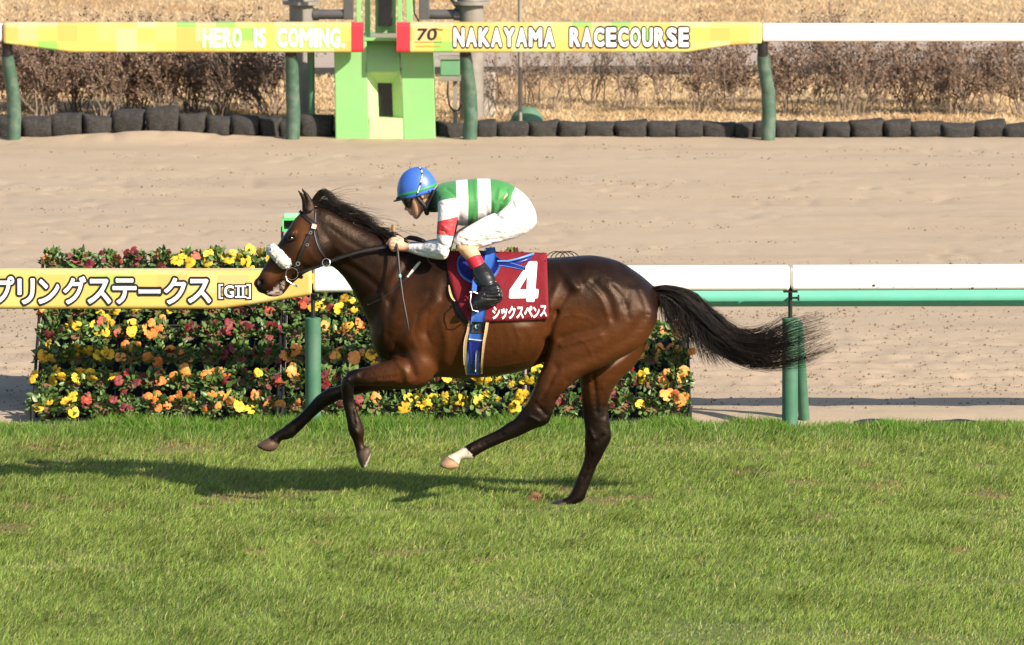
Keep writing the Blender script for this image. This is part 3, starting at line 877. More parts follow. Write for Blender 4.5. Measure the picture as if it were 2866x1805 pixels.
# green sensor box on a thin pole behind the flower rack
sb = empty('sensor_box', (X(815, 2.0), 2.0, 0), 'small bright green box with dark window on a thin pole behind the horse head', 'sensor box')
y = 2.0
m_bgreen = plain('bright_green_plastic', (.10, .62, .16), .45, var=.06, bmp=.03)
def tray(u0, u1, v0, v1): return X(u0, y), X(u1, y), Z(v1, y), Z(v0, y)
x0_, x1_, z0_, z1_ = tray(790, 830, 612, 648)
mb = MB()
mb.box(x0_, x1_, y, y+.10, z1_-.012, z1_); mb.box(x0_, x1_, y, y+.10, z0_, z0_+.012); mb.box(x0_, x0_+.010, y, y+.10, z0_+.012, z1_-.012); mb.box(x1_-.010, x1_, y, y+.10, z0_+.012, z1_-.012); mb.box(x0_, x1_, y+.101, y+.11, z0_, z1_)
mb.build('housing', m_bgreen, sb, bevel=.002)
mb = MB(); mb.box(x0_+.011, x1_-.011, y+.05, y+.09, z0_+.013, z1_-.013); mb.build('window', m_dark, sb)
mb = MB(); mb.box(x0_+.01, x1_+.03, y+.02, y+.16, z1_+.001, z1_+.024); mb.build('cover', plain('pale_green_plastic', (.30, .62, .36), .4, bmp=.02), sb, bevel=.004)
mb = MB(); mb.tube([(X(789, y), y+.12, DZ-.05), (X(789, y), y+.12, z0_+.02), (X(797, y), y+.12, z0_+.03)], .009, 8); mb.build('pole', m_grey2, sb, True)
# ------------------------------------------------------------------ the horse
YH = -4.07
def wp(pts, Y=YH-0.2): return [W(u, v, Y) for u, v in pts]
x0, z0 = W(690, 1440, YH); x1, z1 = W(1900, 515, YH)
HF = Field((x0, YH-0.36, -0.03), (x1, YH+0.36, z1), 0.0095)

torso = [(1072,870,1070,992,.13,0),(1095,800,1092,1010,.165,0),(1140,745,1135,1030,.195,0),(1190,716,1185,1050,.22,0),(1250,712,1245,1056,.25,0),
         (1320,722,1310,1058,.285,0),(1400,724,1385,1051,.305,0),(1470,724,1450,1039,.30,0),(1540,722,1515,1012,.285,0),
         (1600,718,1570,985,.275,0),(1660,715,1645,965,.262,0),(1720,728,1710,950,.245,0),(1768,755,1765,938,.21,0),
         (1806,784,1806,915,.16,0),(1822,800,1828,890,.11,0)]
HF.group(slices(torso, 6, YH, 0.40), .03)
neck = [(868,577,905,735,.070,0),(905,580,935,748,.072,0),(950,603,965,776,.076,0),(1000,630,988,810,.082,0),(1050,655,1006,842,.098,0),
        (1100,672,1026,884,.12,0),(1150,690,1040,920,.145,0),(1195,703,1048,962,.165,0),(1240,712,1065,1000,.175,0)]
HF.group(slices(neck, 6, YH, 0.40), .035)
head = [(846,590,925,700,.075,0),(824,614,907,740,.082,0),(804,645,882,752,.080,0),(786,672,850,768,.070,0),(769,698,824,789,.060,0),
        (753,722,806,802,.052,0),(738,748,790,810,.047,0),(725,771,768,812,.046,0),(717,785,748,818,.044,0)]
HF.group(slices(head, 6, YH, 0.40), .02)
HF.group([ell(880,700,50,42,-50,.045,-.055,YH), ell(880,700,50,42,-50,.045,.055,YH)], .025)      # cheeks
HF.group([ell(816,658,17,8,-50,.020,-.074,YH), ell(816,658,17,8,-50,.020,.074,YH)], .018)      # brows
HF.group([ell(727,793,17,15,0,.042,0,YH), ell(735,806,18,15,20,.036,0,YH), ell(752,817,16,11,15,.032,0,YH)], .012)
HF.group([ell(772,817,27,13,-8,.030,0,YH), ell(790,806,22,12,-35,.03,0,YH)], .008)                # lower lip and chin
HF.group([ell(729,790,7,10,25,.030,-.050,YH), ell(729,790,7,10,25,.030,.050,YH)], .008, sub=True) # nostrils
HF.ridge(wp([(748,822),(765,806),(785,796)]), -.012, .008)                                           # mouth
HF.ridge(wp([(838,688),(812,716),(790,742)]), .006, .012)                                            # facial crest
HF.ridge(wp([(836,650),(815,684),(795,715)]), -.004, .014)
for sy, (tu, tv), (bu, bv) in ((-.055,(845,528),(866,585)), (.055,(834,533),(858,590))):             # ears
    HF.group(slices([(bu-13,bv+4,bu+18,bv-4,.022,sy),(bu-13,bv-16,bu+9,bv-24,.020,sy),(bu-15,bv-34,bu-1,bv-40,.015,sy),(tu-1,tv+3,tu+3,tv+1,.005,sy)], 6, YH, .5), .012)

def limb(S, k=.02, n=6, thin=.42): HF.group(slices(S, n, YH, thin), k)
# near fore leg, knee folded
limb([(1128,905,1225,985,.085,-.115),(1145,958,1212,1056,.090,-.128),(1125,996,1165,1082,.085,-.14),(1075,1011,1092,1081,.070,-.14),
      (1028,1026,1040,1080,.056,-.14),(995,1032,1004,1078,.046,-.14),(972,1040,990,1080,.045,-.14)], .038)
limb([(957,1058,992,1064,.044,-.14),(953,1078,990,1084,.044,-.14),(955,1100,990,1098,.036,-.14),(957,1118,991,1115,.029,-.14),(962,1140,996,1138,.028,-.14),
      (968,1167,1006,1165,.031,-.14),(972,1192,1016,1190,.036,-.14),(977,1212,1020,1210,.037,-.14),(986,1230,1018,1226,.031,-.14),
      (993,1250,1018,1240,.029,-.14),(997,1266,1022,1250,.033,-.14)], .012)
limb([(997,1272,1032,1250,.038,-.14),(1001,1286,1038,1256,.047,-.14),(1006,1298,1036,1276,.05,-.14),(1012,1309,1026,1300,.04,-.14)], .005, 6, .3)
# far fore leg, reaching
limb([(1140,930,1220,1030,.10,.12),(1145,990,1185,1083,.085,.13),(1090,1028,1102,1090,.068,.13),(1030,1050,1038,1096,.056,.13),(985,1062,994,1106,.048,.13),
      (950,1078,962,1116,.046,.13),(917,1087,934,1128,.045,.13),(887,1108,908,1143,.038,.13),(860,1137,880,1167,.030,.13),(835,1163,855,1191,.029,.13),
      (810,1181,837,1209,.034,.13),(788,1199,818,1225,.036,.13),(766,1213,789,1232,.031,.13),(752,1224,785,1238,.036,.13)], .015)
limb([(744,1228,781,1244,.040,.13),(731,1237,776,1254,.050,.13),(718,1245,765,1261,.05,.13)], .005, 6, .3)
# near hind leg, swinging forward, white pastern
limb([(1590,790,1800,815,.10,-.12),(1563,855,1838,868,.13,-.125),(1540,920,1833,912,.135,-.13),(1520,982,1797,962,.125,-.14),(1511,1028,1722,1006,.105,-.15),
      (1503,1062,1645,1040,.088,-.15),(1490,1096,1583,1088,.070,-.15),(1476,1127,1557,1122,.056,-.15),(1463,1147,1547,1152,.048,-.15),
      (1447,1167,1536,1180,.045,-.15)], .03, 7, .3)
limb([(1462,1146,1546,1150,.046,-.15),(1447,1166,1532,1184,.043,-.15),(1425,1184,1490,1200,.040,-.15),(1388,1205,1412,1236,.033,-.15),(1340,1227,1360,1260,.030,-.15),
      (1313,1241,1334,1275,.036,-.15),(1297,1252,1321,1283,.035,-.15),(1275,1265,1293,1285,.031,-.15),(1258,1274,1287,1292,.034,-.15)], .012)
limb([(1249,1277,1286,1299,.040,-.15),(1237,1289,1284,1306,.050,-.15),(1228,1299,1270,1311,.05,-.15)], .005, 6, .3)
# far hind leg, taking the weight
limb([(1600,900,1825,900,.11,.12),(1606,950,1812,958,.115,.13),(1616,1008,1783,1012,.10,.135),(1622,1050,1745,1050,.085,.135),(1625,1085,1717,1087,.068,.135),(1627,1125,1703,1125,.056,.135),
      (1632,1168,1704,1163,.049,.135),(1637,1204,1709,1196,.047,.135),(1636,1232,1711,1226,.047,.135),(1637,1257,1697,1254,.042,.135),(1634,1285,1684,1281,.034,.135),
      (1625,1312,1669,1308,.030,.135),(1612,1345,1656,1341,.030,.135),(1599,1376,1644,1372,.034,.135),(1587,1393,1634,1398,.036,.135),(1572,1398,1602,1414,.035,.135)], .02, 6, .4)
limb([(1560,1401,1590,1414,.046,.135),(1548,1405,1580,1416,.05,.135),(1540,1410,1562,1417,.045,.135)], .005, 6, .3)
# dock of the tail
limb([(1800,800,1806,850,.05,0),(1830,803,1835,845,.042,0),(1862,804,1862,838,.034,0),(1890,815,1884,842,.025,0)], .02)

# muscles, bones and creases of the near and far flank
def both(pts, amp, sig, lo=.06, hi=.4):
    amp = amp*1.35
    HF.ridge(wp(pts), amp, sig, YH-hi, YH-lo); HF.ridge(wp(pts), amp, sig, YH+lo, YH+hi)
both([(1225,842),(1190,880),(1150,930),(1128,965)], .010, .034)          # edge of the shoulder blade
both([(1250,800),(1225,870),(1195,930)], -.008, .030)
both([(1112,970),(1130,995),(1147,1015),(1160,1050)], -.0085, .020)       # upper arm over fore arm
both([(1190,985),(1215,1020),(1212,1048)], -.004, .026)                  # elbow
both([(1150,725),(1108,800),(1090,870),(1082,940)], -.009, .022)         # neck into shoulder
both([(1010,845),(1060,800),(1110,740)], -.005, .025)
both([(955,740),(1010,770),(1060,810),(1090,850)], -.006, .020)          # jugular groove
both([(1590,818),(1570,845),(1556,875)], -.007, .016); both([(1556,870),(1542,915),(1532,955)], -.017, .018)   # fold of the flank
both([(1532,955),(1520,1000),(1505,1032)], -.030, .022)
both([(1640,790),(1670,815),(1690,850),(1704,900)], .0038, .010)         # vein down the thigh
both([(1660,790),(1700,830),(1718,890)], -.006, .022)
both([(1572,945),(1620,930),(1680,915),(1700,890)], -.005, .020)         # above the stifle
both([(1570,965),(1620,950),(1680,935)], .006, .018)
both([(1800,890),(1760,940),(1700,978),(1620,1008),(1560,1030)], -.0065, .030)  # between the hamstrings
both([(1822,870),(1805,915),(1770,960)], .002, .02)
both([(1745,880),(1720,920),(1660,965)], .003, .035)
both([(1600,785),(1612,800)], .016, .028)                               # point of the hip
both([(1560,740),(1590,775)], .006, .02)
both([(1560,1030),(1535,1080),(1515,1125)], -.006, .014)                 # gaskin
both([(1500,1130),(1528,1160)], -.008, .010)
both([(1660,1060),(1668,1120),(1672,1170)], -.007, .012)
both([(1690,1110),(1692,1180)], -.006, .010)
both([(1100,1035),(1060,1045),(1010,1052)], -.005, .012)                 # fore arm
both([(1110,1065),(1060,1066)], .004, .010)
both([(1410,1216),(1345,1246)], -.0065, .006); both([(1658,1285),(1632,1360)], -.0065, .006); both([(983,1120),(992,1185)], -.006, .006); both([(890,1135),(845,1180)], -.005, .006); both([(1650,1215),(1665,1245)], .006, .008); both([(1690,1235),(1672,1255)], -.006, .007); both([(1480,1165),(1510,1180)], .006, .008); both([(975,1060),(965,1085)], .005, .008); both([(1318,1256),(1312,1268)], .005, .008); both([(995,1205),(1000,1215)], .005, .008)
for i, u in enumerate((1395, 1425, 1455, 1485)):                         # ribs, barely
    both([(u-10,900+7*i),(u+4,950),(u-8,1000-9*i)], .0011, .014)
both([(1240,1040),(1330,1046),(1420,1038)], -.004, .016)
both([(1735,760),(1755,800),(1750,850)], -.006, .028); both([(1640,745),(1680,760),(1720,790)], .005, .03); both([(1560,790),(1545,840),(1540,880)], .006, .022)
both([(1500,760),(1530,800),(1530,850)], .004, .03); both([(1300,905),(1280,960),(1275,1010)], -.004, .03); both([(1240,900),(1250,960),(1245,1010)], .005, .025)
both([(1110,1010),(1135,1040),(1140,1065)], .006, .014); both([(1160,950),(1185,975)], .003, .03); both([(1090,890),(1075,940)], .008, .025)
both([(1580,1075),(1560,1110)], .005, .012); both([(1530,1090),(1500,1130)], .005, .014)
for pts, amp, sg in (([(1545,900),(1590,880),(1640,885),(1668,905)], .0024, .006), ([(1600,935),(1640,960),(1660,1000)], .0022, .006), ([(1380,1030),(1430,1020),(1480,1012)], .002, .006), ([(1440,905),(1455,950),(1450,985)], .002, .008),
                     ([(1120,900),(1150,880),(1190,850),(1205,820)], -.004, .010), ([(1170,880),(1160,930),(1172,965)], -.0035, .009), ([(1200,870),(1192,925),(1205,960)], -.003, .009), ([(1085,1025),(1040,1038),(1005,1048)], -.0035, .006), ([(1120,1050),(1070,1058),(1030,1062)], -.003, .006),
                     ([(1550,1050),(1530,1090),(1508,1130)], -.004, .007), ([(1590,1060),(1565,1095),(1545,1125)], -.0035, .007), ([(1690,1090),(1688,1140)], .004, .008), ([(1650,1090),(1655,1150)], .003, .008), ([(1715,800),(1745,840),(1760,890)], -.004, .012), ([(1780,800),(1800,840),(1812,880)], -.003, .012),
                     ([(920,640),(960,670),(1010,700),(1060,715)], -.003, .012), ([(940,700),(985,735),(1040,770)], .003, .014), ([(860,700),(878,730),(900,738)], .003, .010), ([(800,730),(815,745)], -.003, .008)):
    both(pts, amp, sg)
hV, hQ = HF.mesh(2)
del HF

hu, hv = UV(hV); hy = hV[:, 1] - YH
# coat: bay, black points, dark top line
Bc = np.array((0.080, 0.0265, 0.0082)); Dk = np.array((0.0070, 0.0036, 0.0026)); Kc = np.array((0.0024, 0.0020, 0.0019))
topu = np.array([700, 870, 950, 1050, 1150, 1250, 1400, 1600, 1690, 1760, 1830, 2000]); topv = np.array([560, 575, 603, 655, 690, 712, 724, 718, 717, 748, 800, 820])
dtop = hv - np.interp(hu, topu, topv)
nz = fbm(hu/60.0, hv/60.0, 4, 3); nz2 = fbm(hu/17.0, hv/11.0, 3, 9)
dark = np.clip(1.0 - sstep(45, 215, dtop + 80*(nz-.5)), 0, 1)*0.95
dark = np.maximum(dark, 0.92*(1 - sstep(1040, 1190, hu))*(hu > 900)*sstep(600, 700, hv + 0*hu)*(1-sstep(1000, 1040, hv)))   # neck and breast
fl = sstep(860, 960, hv)*(1-sstep(1040, 1080, hv))*sstep(1130, 1250, hu)
dark = dark*(1-.35*fl)
col = Bc*(1-dark[:, None]) + Dk*dark[:, None]
col = col*(0.86 + 0.28*nz[:, None])*(0.93+.14*nz2[:, None])
def blend(mask, c):
    global col
    m = np.clip(mask, 0, 1)[:, None]
    col = col*(1-m) + np.array(c)*m
fore = (hu < 1130) & (hv > 985)
blend(.55*(1-sstep(1050, 1130, hu))*fore, Dk)
blend((1-sstep(985, 1060, hu + 12*(nz-.5)))*(hv > 1010)*(hu < 1080), Kc)
hind = (hv > 1060) & (hu > 1200)
blend(sstep(1085, 1165, hv + 20*(nz-.5))*hind, Kc)
blend(.5*sstep(1040, 1110, hv)*hind, Dk)
# head
hd = (hu < 935) & (hv < 860)
blend(hd*.72, Dk*1.4)
fr = 1 - sstep(0, 42, (hu-838)*0.80 + (hv-597)*0.60)                      # face front line is darker
blend(.75*fr*hd*(hv < 760), Kc*1.4)
blend(hd*.75*np.exp(-(((hu-845)/26)**2 + ((hv-655)/70)**2)), np.array((.16, .062, .022)))
blend(hd*.65*np.exp(-(((hu-760)/24)**2 + ((hv-765)/26)**2)), np.array((.17, .062, .022)))
blend(1.1*np.exp(-(((hu-730)/22)**2 + ((hv-793)/19)**2))*hd, Kc)
blend(.9*np.exp(-(((hu-742)/26)**2 + ((hv-818)/12)**2))*hd, Kc)
blend(np.exp(-(((hu-815)/20)**2 + ((hv-665)/11)**2))*hd*.95, Kc)  # dark round the eye, with the brow's shade put into the coat
chin = (hu > 745) & (hu < 795) & (hv > 783) & ((hu-745)*.80 - (828-hv)*1.0 > -3 + 6*(nz2-.5)) & (hv < 840) & ((hu-795)*1 + (hv-800)*.35 < 4)
chin = chin & (fbm(hu/7.0, hv/7.0, 2, 5) < .62)
blend(chin*.8, (.50, .38, .33))
earm = (hv < 590) & (hu < 880)
blend(earm*.5, Kc)
blend(np.exp(-(((hu-868)/11)**2 + ((hv-592)/16)**2))*.6, (.22, .15, .12))
# white pastern, hooves
wl = (hy < 0) & (hv > 1238) & (hu < 1340) & (hu > 1215)
sock = wl & ((hu-1300)*0.62 + (hv-1250)*-0.80 < 2 + 5*(nz2-.5)*2) & (hu < 1330)
sock = wl & ((hu-1299)*.72 - (hv-1250)*.70 < 5*(nz2-.5))
blend(sock*1.0, (.70, .60, .48))
def hoof(p, q, side, c, sgn):
    d = (q[0]-p[0], q[1]-p[1])
    s_ = ((hu-p[0])*d[1] - (hv-p[1])*d[0])/math.hypot(*d)
    near = (abs(hu-(p[0]+q[0])/2) < 60) & (abs(hv-(p[1]+q[1])/2) < 50)
    m = near & (side*hy > 0.02) & (s_*sgn > 0)
    blend(m*1.0, c)
    blend(near & (side*hy > 0.02) & (abs(s_) < 2.2), np.array(c)*.45)
hoof((1247,1275),(1286,1300), -1, (.42, .25, .15), -1)
hoof((996,1272),(1033,1246), -1, (.075, .055, .042), -1)
hoof((748,1226),(784,1244), 1, (.085, .055, .040), -1)
hoof((1572,1397),(1590,1420), 1, (.03, .022, .018), -1)
sole = (hy < 0) & (hu > 1012) & (hu < 1046) & (hv > 1252) & (hv < 1316) & (((hu-1014)*.88+(hv-1312)*.44) > 2)
blend(sole*.85, (.5, .47, .42))
# girth rub, sweat marks
blend(.5*np.exp(-(((hu-1466)/22)**2 + ((hv-907)/7)**2)), (.35, .25, .19))
blend(.6*np.exp(-((((hu-1735)*.8+(hv-1005)*-.6+0)/30)**2 + (((hu-1735)*.6+(hv-1005)*.8)/5)**2))*(hy > 0), (.5, .33, .27))

m_coat, t, b = nt('bay_coat')
a = attr_col(t)
nh = noise(t, 260, 3, .6, mapping=(1, 1, .35))
nm = noise(t, 9, 4, .55)
cc = mix(t, ramp(t, nh, [(.25, 0.0), (.8, .35)]), a.outputs['Color'], (.0, .0, .0))
cc = mix(t, ramp(t, nm, [(.35, 0.0), (.8, .35)]), cc, (1.7, 1.5, 1.4), 'MULTIPLY')
t.links.new(cc, b.inputs['Base Color'])
t.links.new(ramp(t, nm, [(.3, .33), (.7, .50)]), b.inputs['Roughness'])
b.inputs['Specular IOR Level'].default_value = .24; b.inputs['Specular Tint'].default_value = (1.0, .74, .56, 1)
b.inputs['Sheen Weight'].default_value = .0
b.inputs['Sheen Roughness'].default_value = .4
nv = noise(t, 22, 5, .6)
mx = N(t, 'ShaderNodeMath', operation='MULTIPLY_ADD'); t.links.new(nh, mx.inputs[0]); mx.inputs[1].default_value = .42; t.links.new(nv, mx.inputs[2])
bump(t, b, mx.outputs[0], .34, .010)

horse = build('racehorse', hV, hQ, m_coat, None, True, cols=col)
tag(horse, 'dark bay racehorse galloping left across the turf, white left hind pastern', 'horse')
hbvh = BVHTree.FromPolygons([tuple(p) for p in hV], [tuple(int(i) for i in q) for q in hQ])
def side_hit(x, z, side=-1):
    r = hbvh.ray_cast(Vector((x, YH + side*1.5, z)), Vector((0, -side, 0)))
    return r[0].y if r[0] is not None else None
def drape_pt(u, v, off, last=None, yd=-.2):
    x, z = W(u, v, YH+yd)
    y = side_hit(x, z)
    if y is None: y = last if last is not None else YH-.05
    x, z = W(u, v, y)
    y2 = side_hit(x, z)
    if y2 is not None: y = y2; x, z = W(u, v, y)
    return (x, y-off, z), y
def strap(name, pts, wpx, off, mat, parent, th=.004, n=6, cols=4, follow=True):
    """leather or webbing laid along photo-pixel polyline over the near side of the horse"""
    P = catmull(pts, n)
    if not hasattr(wpx, '__len__'): wpx = [wpx]*len(pts)
    ws = catmull([[w_, 0] for w_ in wpx], n)[:, 0]
    top = []; last = None
    for i, p in enumerate(P):
        d = P[min(i+1, len(P)-1)] - P[max(i-1, 0)]; d /= np.hypot(*d)+1e-9
        nn = np.array((-d[1], d[0]))
        row = []
        for k in range(cols+1):
            q = p + nn*(k/cols-.5)*ws[i]
            pt, last_ = drape_pt(q[0], q[1], off, last)
            last = last_
            row.append(pt)
        ys = [r[1] for r in row]; my = min(ys)
        row = [(r[0], .5*r[1]+.5*my, r[2]) for r in row]
        top.append(row)
    A = np.array(top)
    return sheet(name, A, mat, parent, th)
def sheet(name, A, mat, parent, th=.004, cols=None, attrs=None):
    """closed thin sheet from a grid of points (front faces the camera side, -y)"""
    n, m = A.shape[:2]
    B = A.copy(); B[:, :, 1] += th
    V = np.vstack([A.reshape(-1, 3), B.reshape(-1, 3)])
    F = []
    o = n*m
    for i in range(n-1):
        for k in range(m-1):
            q = (i*m+k, i*m+k+1, (i+1)*m+k+1, (i+1)*m+k)
            F.append(q); F.append(tuple(o+x for x in q[::-1]))
    edge = [i*m for i in range(n)] + [(n-1)*m+k for k in range(1, m)] + [i*m+m-1 for i in range(n-2, -1, -1)] + [k for k in range(m-2, 0, -1)]
    for a_, b_ in zip(edge, edge[1:]+edge[:1]): F.append((a_, o+a_, o+b_, b_))
    if cols is not None: cols = np.vstack([cols, cols])
    if attrs: attrs = {k: np.concatenate([v, v]) for k, v in attrs.items()}
    return build(name, V, F, mat, parent, True, cols=cols, attrs=attrs)

# eye
m_eye = plain('horse_eye', (.006, .004, .003), .08, var=.2, bmp=0, spec=.8)
for sy in (-1, 1):
    x, z = W(815, 667, YH-.09)
    yy = side_hit(x, z, sy) or (YH+sy*.09)
    bm = bmesh.new(); bmesh.ops.create_uvsphere(bm, u_segments=14, v_segments=10, radius=.02)
    me = bpy.data.meshes.new('eye'); bm.to_mesh(me); bm.free(); me.materials.append(m_eye)
    for p in me.polygons: p.use_smooth = True
    link_mesh('eye', me, horse, (x, yy-sy*.0145, z), (0, R(35), 0), (1.1, .9, .7))

# ------------------------------------------------------------------ hair
def hair(name, paths, rad, mat, parent, sides=3):
    """paths: list of (k,3) arrays"""
    V = []; F = []; base = 0
    for P in paths:
        P = np.asarray(P); k = len(P)
        T = np.gradient(P, axis=0); T /= np.linalg.norm(T, axis=1)[:, None]+1e-9
        a = np.cross(T, (0, 1, 0)); a /= np.linalg.norm(a, axis=1)[:, None]+1e-9
        b_ = np.cross(a, T)
        r = (rad*random.uniform(.7, 1.25)*np.linspace(1, .25, k)**.7)[:, None]
        for s_ in range(sides):
            an = 2*math.pi*s_/sides
            V.append(P + a*math.cos(an)*r + b_*math.sin(an)*r)
        i = np.arange(k-1)
        for s_ in range(sides):
            s2 = (s_+1) % sides
            F.append(np.stack([base+s_*k+i, base+s2*k+i, base+s2*k+i+1, base+s_*k+i+1], 1))
        base += sides*k
    return build(name, np.vstack(V), np.vstack(F), mat, parent, True)
m_hair, t, b = nt('black_horsehair')
nn_ = noise(t, 40, 3, .6)
t.links.new(ramp(t, nn_, [(.35, (.0035, .0026, .0023)), (.7, (.016, .009, .006))]), b.inputs['Base Color'])
b.inputs['Roughness'].default_value = .45
b.inputs['Specular IOR Level'].default_value = .28

def px_path(P, yoff):
    return np.array([[*(lambda xz: (xz[0], YH+yo, xz[1]))(W(p[0], p[1], YH+yo))] for p, yo in zip(P, yoff)])
tc = catmull([(1826,818),(1868,820),(1912,845),(1955,890),(2000,930),(2055,966),(2120,980),(2186,970),(2252,948),(2322,926)], 4)
tw = np.interp(np.linspace(0, 1, len(tc)), [0,.12,.25,.4,.55,.7,.85,1], [13,20,38,38,34,40,48,38])
paths = []
def lock(o, te, s0, nst, spread, curl):
    """a lock of tail hair following the tail's line"""
    ph = random.uniform(0, 6); dr = random.gauss(0, .30); yo0 = random.gauss(0, .022); yo1 = random.gauss(0, .05)
    for j in range(nst):
        t2 = min(1.0, te*random.uniform(.82, 1.06))
        idx = np.linspace(s0, max(s0+3, t2*(len(tc)-1)), 18)
        C = np.stack([np.interp(idx, np.arange(len(tc)), tc[:, k]) for k in (0, 1)], 1)
        Wd = np.interp(idx, np.arange(len(tc)), tw)
        T = np.gradient(C, axis=0); T /= np.linalg.norm(T, axis=1)[:, None]+1e-9
        nrm = np.stack([-T[:, 1], T[:, 0]], 1); f = np.linspace(0, 1, 18)
        oo = o + random.gauss(0, spread)
        P = C + nrm*(Wd*(oo + (dr + random.gauss(0, .16))*f**2 + curl*np.sin(f*4.5+ph)*f))[:, None] + np.array([0, 1])*(f*(1-f)*random.uniform(-5, 8))[:, None]
        P += np.stack([random.gauss(0, 5)*f**3, random.gauss(0, 6)*f**3], 1)
        paths.append(px_path(P, yo0 + random.gauss(0, .008) + f*(yo1 + random.gauss(0, .015))))
for i in range(95):
    lock(np.clip(random.gauss(0, .5), -1, 1), random.triangular(.50, 1.04, .82), random.choice((0, 0, 2, 4, 7)), 20, .075, random.gauss(0, .24))
for i in range(26):
    lock(random.choice((-1, 1))*random.uniform(.7, 1.15), random.uniform(.75, 1.05), random.choice((6, 10, 14)), 7, .10, random.gauss(0, .22))
for i in range(900):                        # hair falling under the dock
    u0 = 1842 + 150*random.random()**1.15; v0 = np.interp(u0, [1842, 1900, 1992], [826, 850, 935])
    L = random.uniform(50, 140)*np.interp(u0, [1842, 1870, 1930, 1990], [.75, 1.0, 1.1, .8])
    f = np.linspace(0, 1, 12)
    P = np.stack([u0 + f*random.uniform(-8, 30) + f**2*random.uniform(0, 45), v0 + f*L - f**2*L*.08], 1)
    P[:, 0] += 3*np.sin(f*random.uniform(2, 6)+random.uniform(0, 6))*f
    paths.append(px_path(P, random.gauss(-.01, .03) + f*random.gauss(0, .03)))
for i in range(45):                         # stray wisps
    o = random.choice((-1, 1))*random.uniform(.8, 1.3)
    s0 = random.uniform(.35, .7)*(len(tc)-1)
    idx = np.linspace(s0, min(len(tc)-1, s0+random.uniform(8, 16)), 14)
    C = np.stack([np.interp(idx, np.arange(len(tc)), tc[:, k]) for k in (0, 1)], 1)
    Wd = np.interp(idx, np.arange(len(tc)), tw)
    T = np.gradient(C, axis=0); T /= np.linalg.norm(T, axis=1)[:, None]+1e-9
    f = np.linspace(0, 1, 14)
    P = C + np.stack([-T[:, 1], T[:, 0]], 1)*(Wd*o*(1+f*f*random.uniform(.1, .7)))[:, None]
    paths.append(px_path(P, f*random.gauss(0, .04)))
hair('tail', paths, .0013, m_hair, horse)

paths = []
crest = catmull([(872,574),(905,578),(950,602),(1000,629),(1050,654),(1098,674)], 8)
for i in range(85):
    s_ = (i + random.random())/85
    c = crest[int(s_*(len(crest)-1))]
    L0 = random.uniform(60, 125)*(1.0 if s_ < .75 else .75); lift0 = random.uniform(6, 34)*(1.2 if s_ < .2 else 1.0)*(.8 if s_ > .6 else 1)
    dv0 = random.uniform(-12, 8); ph = random.uniform(0, 6); ysd = random.uniform(-.03, .05); am = random.uniform(1, 5)
    for j in range(22):
        f = np.linspace(0, 1, 13); L = L0*random.uniform(.8, 1.08); lift = lift0*random.uniform(.8, 1.15); slope = .36 + .12*s_
        c2 = c + np.array((random.uniform(-5, 5), random.uniform(-2, 2)))
        P = np.stack([c2[0] + f*L*.86 - 6*f*(1-f), c2[1] + f*L*slope - lift*np.sin(f*math.pi*.62)**.8 + (dv0+random.gauss(0, 3))*f**2 + am*np.sin(f*5+ph)*f + random.gauss(0, 4)*f**3], 1)
        paths.append(px_path(P, np.linspace(random.uniform(-.012, .012), ysd+random.gauss(0, .01), 13)))
for i in range(32):                         # wisps lifted by the wind
    s_ = random.choice((random.uniform(0, .2), random.uniform(.35, .6), random.uniform(.6, .95)))
    c = crest[int(s_*(len(crest)-1))]
    f = np.linspace(0, 1, 14)
    L = random.uniform(70, 125); a_ = random.uniform(-.30, .25)
    P = np.stack([c[0] + 15*s_ + f*L, c[1] - 8 + f*L*(a_) - 22*np.sin(f*2.2) + (0.3*L)*f*s_], 1)
    paths.append(px_path(P, np.linspace(0, .05, 14)))
for i in range(160):                        # forelock tossed up behind the ears
    f = np.linspace(0, 1, 14)
    h_ = random.uniform(24, 40)
    P = np.stack([874 + random.uniform(-5, 8) + f*random.uniform(45, 75), 566 + random.uniform(-4, 6) - h_*np.sin(f*math.pi*.85)*1.0 + f*f*random.uniform(0, 26)], 1)
    paths.append(px_path(P, np.linspace(-.01, random.uniform(-.03, .04), 14)))
hair('mane', paths, .0013, m_hair, horse)
# ------------------------------------------------------------------ saddle cloth, girth, saddle, bridle
m_cloth, t, b = nt('maroon_cloth')
c2 = noise(t, 300, 3, .6); c1 = noise(t, 7, 4, .6)
cc = mix(t, ramp(t, c1, [(.4, 0.0), (.8, .35)]), ramp(t, c2, [(.3, (.140, .008, .014)), (.7, (.190, .012, .020))]), (.22, .022, .030))
t.links.new(cc, b.inputs['Base Color']); b.inputs['Roughness'].default_value = .8; b.inputs['Specular IOR Level'].default_value = .2
bump(t, b, noise(t, 12, 4, .55), .40, .03)
m_pad = plain('black_pad', (.010, .009, .009), .7, var=.2, bmp=.1)
m_cream = plain('cream_webbing', (.62, .42, .22), .75, var=.08, scale=60, bmp=.1)
m_blue = plain('blue_leather', (.035, .115, .42), .42, var=.08, scale=25, bmp=.06)
m_navy = plain('navy_leather', (.014, .024, .20), .32, var=.12, scale=25, bmp=.06)
m_sky = plain('light_blue_piping', (.10, .27, .68), .4, var=.06, bmp=0)
m_leather = plain('dark_leather', (.016, .012, .010), .42, var=.25, scale=60, bmp=.12)
m_steel = plain('bright_steel', (.55, .54, .52), .30, metal=.9, var=.05, bmp=0)
m_wool, t, b = nt('white_sheepskin')
t.links.new(ramp(t, noise(t, 90, 4, .7), [(.3, (.70, .67, .58)), (.7, (.86, .84, .77))]), b.inputs['Base Color']); b.inputs['Roughness'].default_value = .95; b.inputs['Sheen Weight'].default_value = .3
bump(t, b, noise(t, 140, 4, .7), .9, .02)

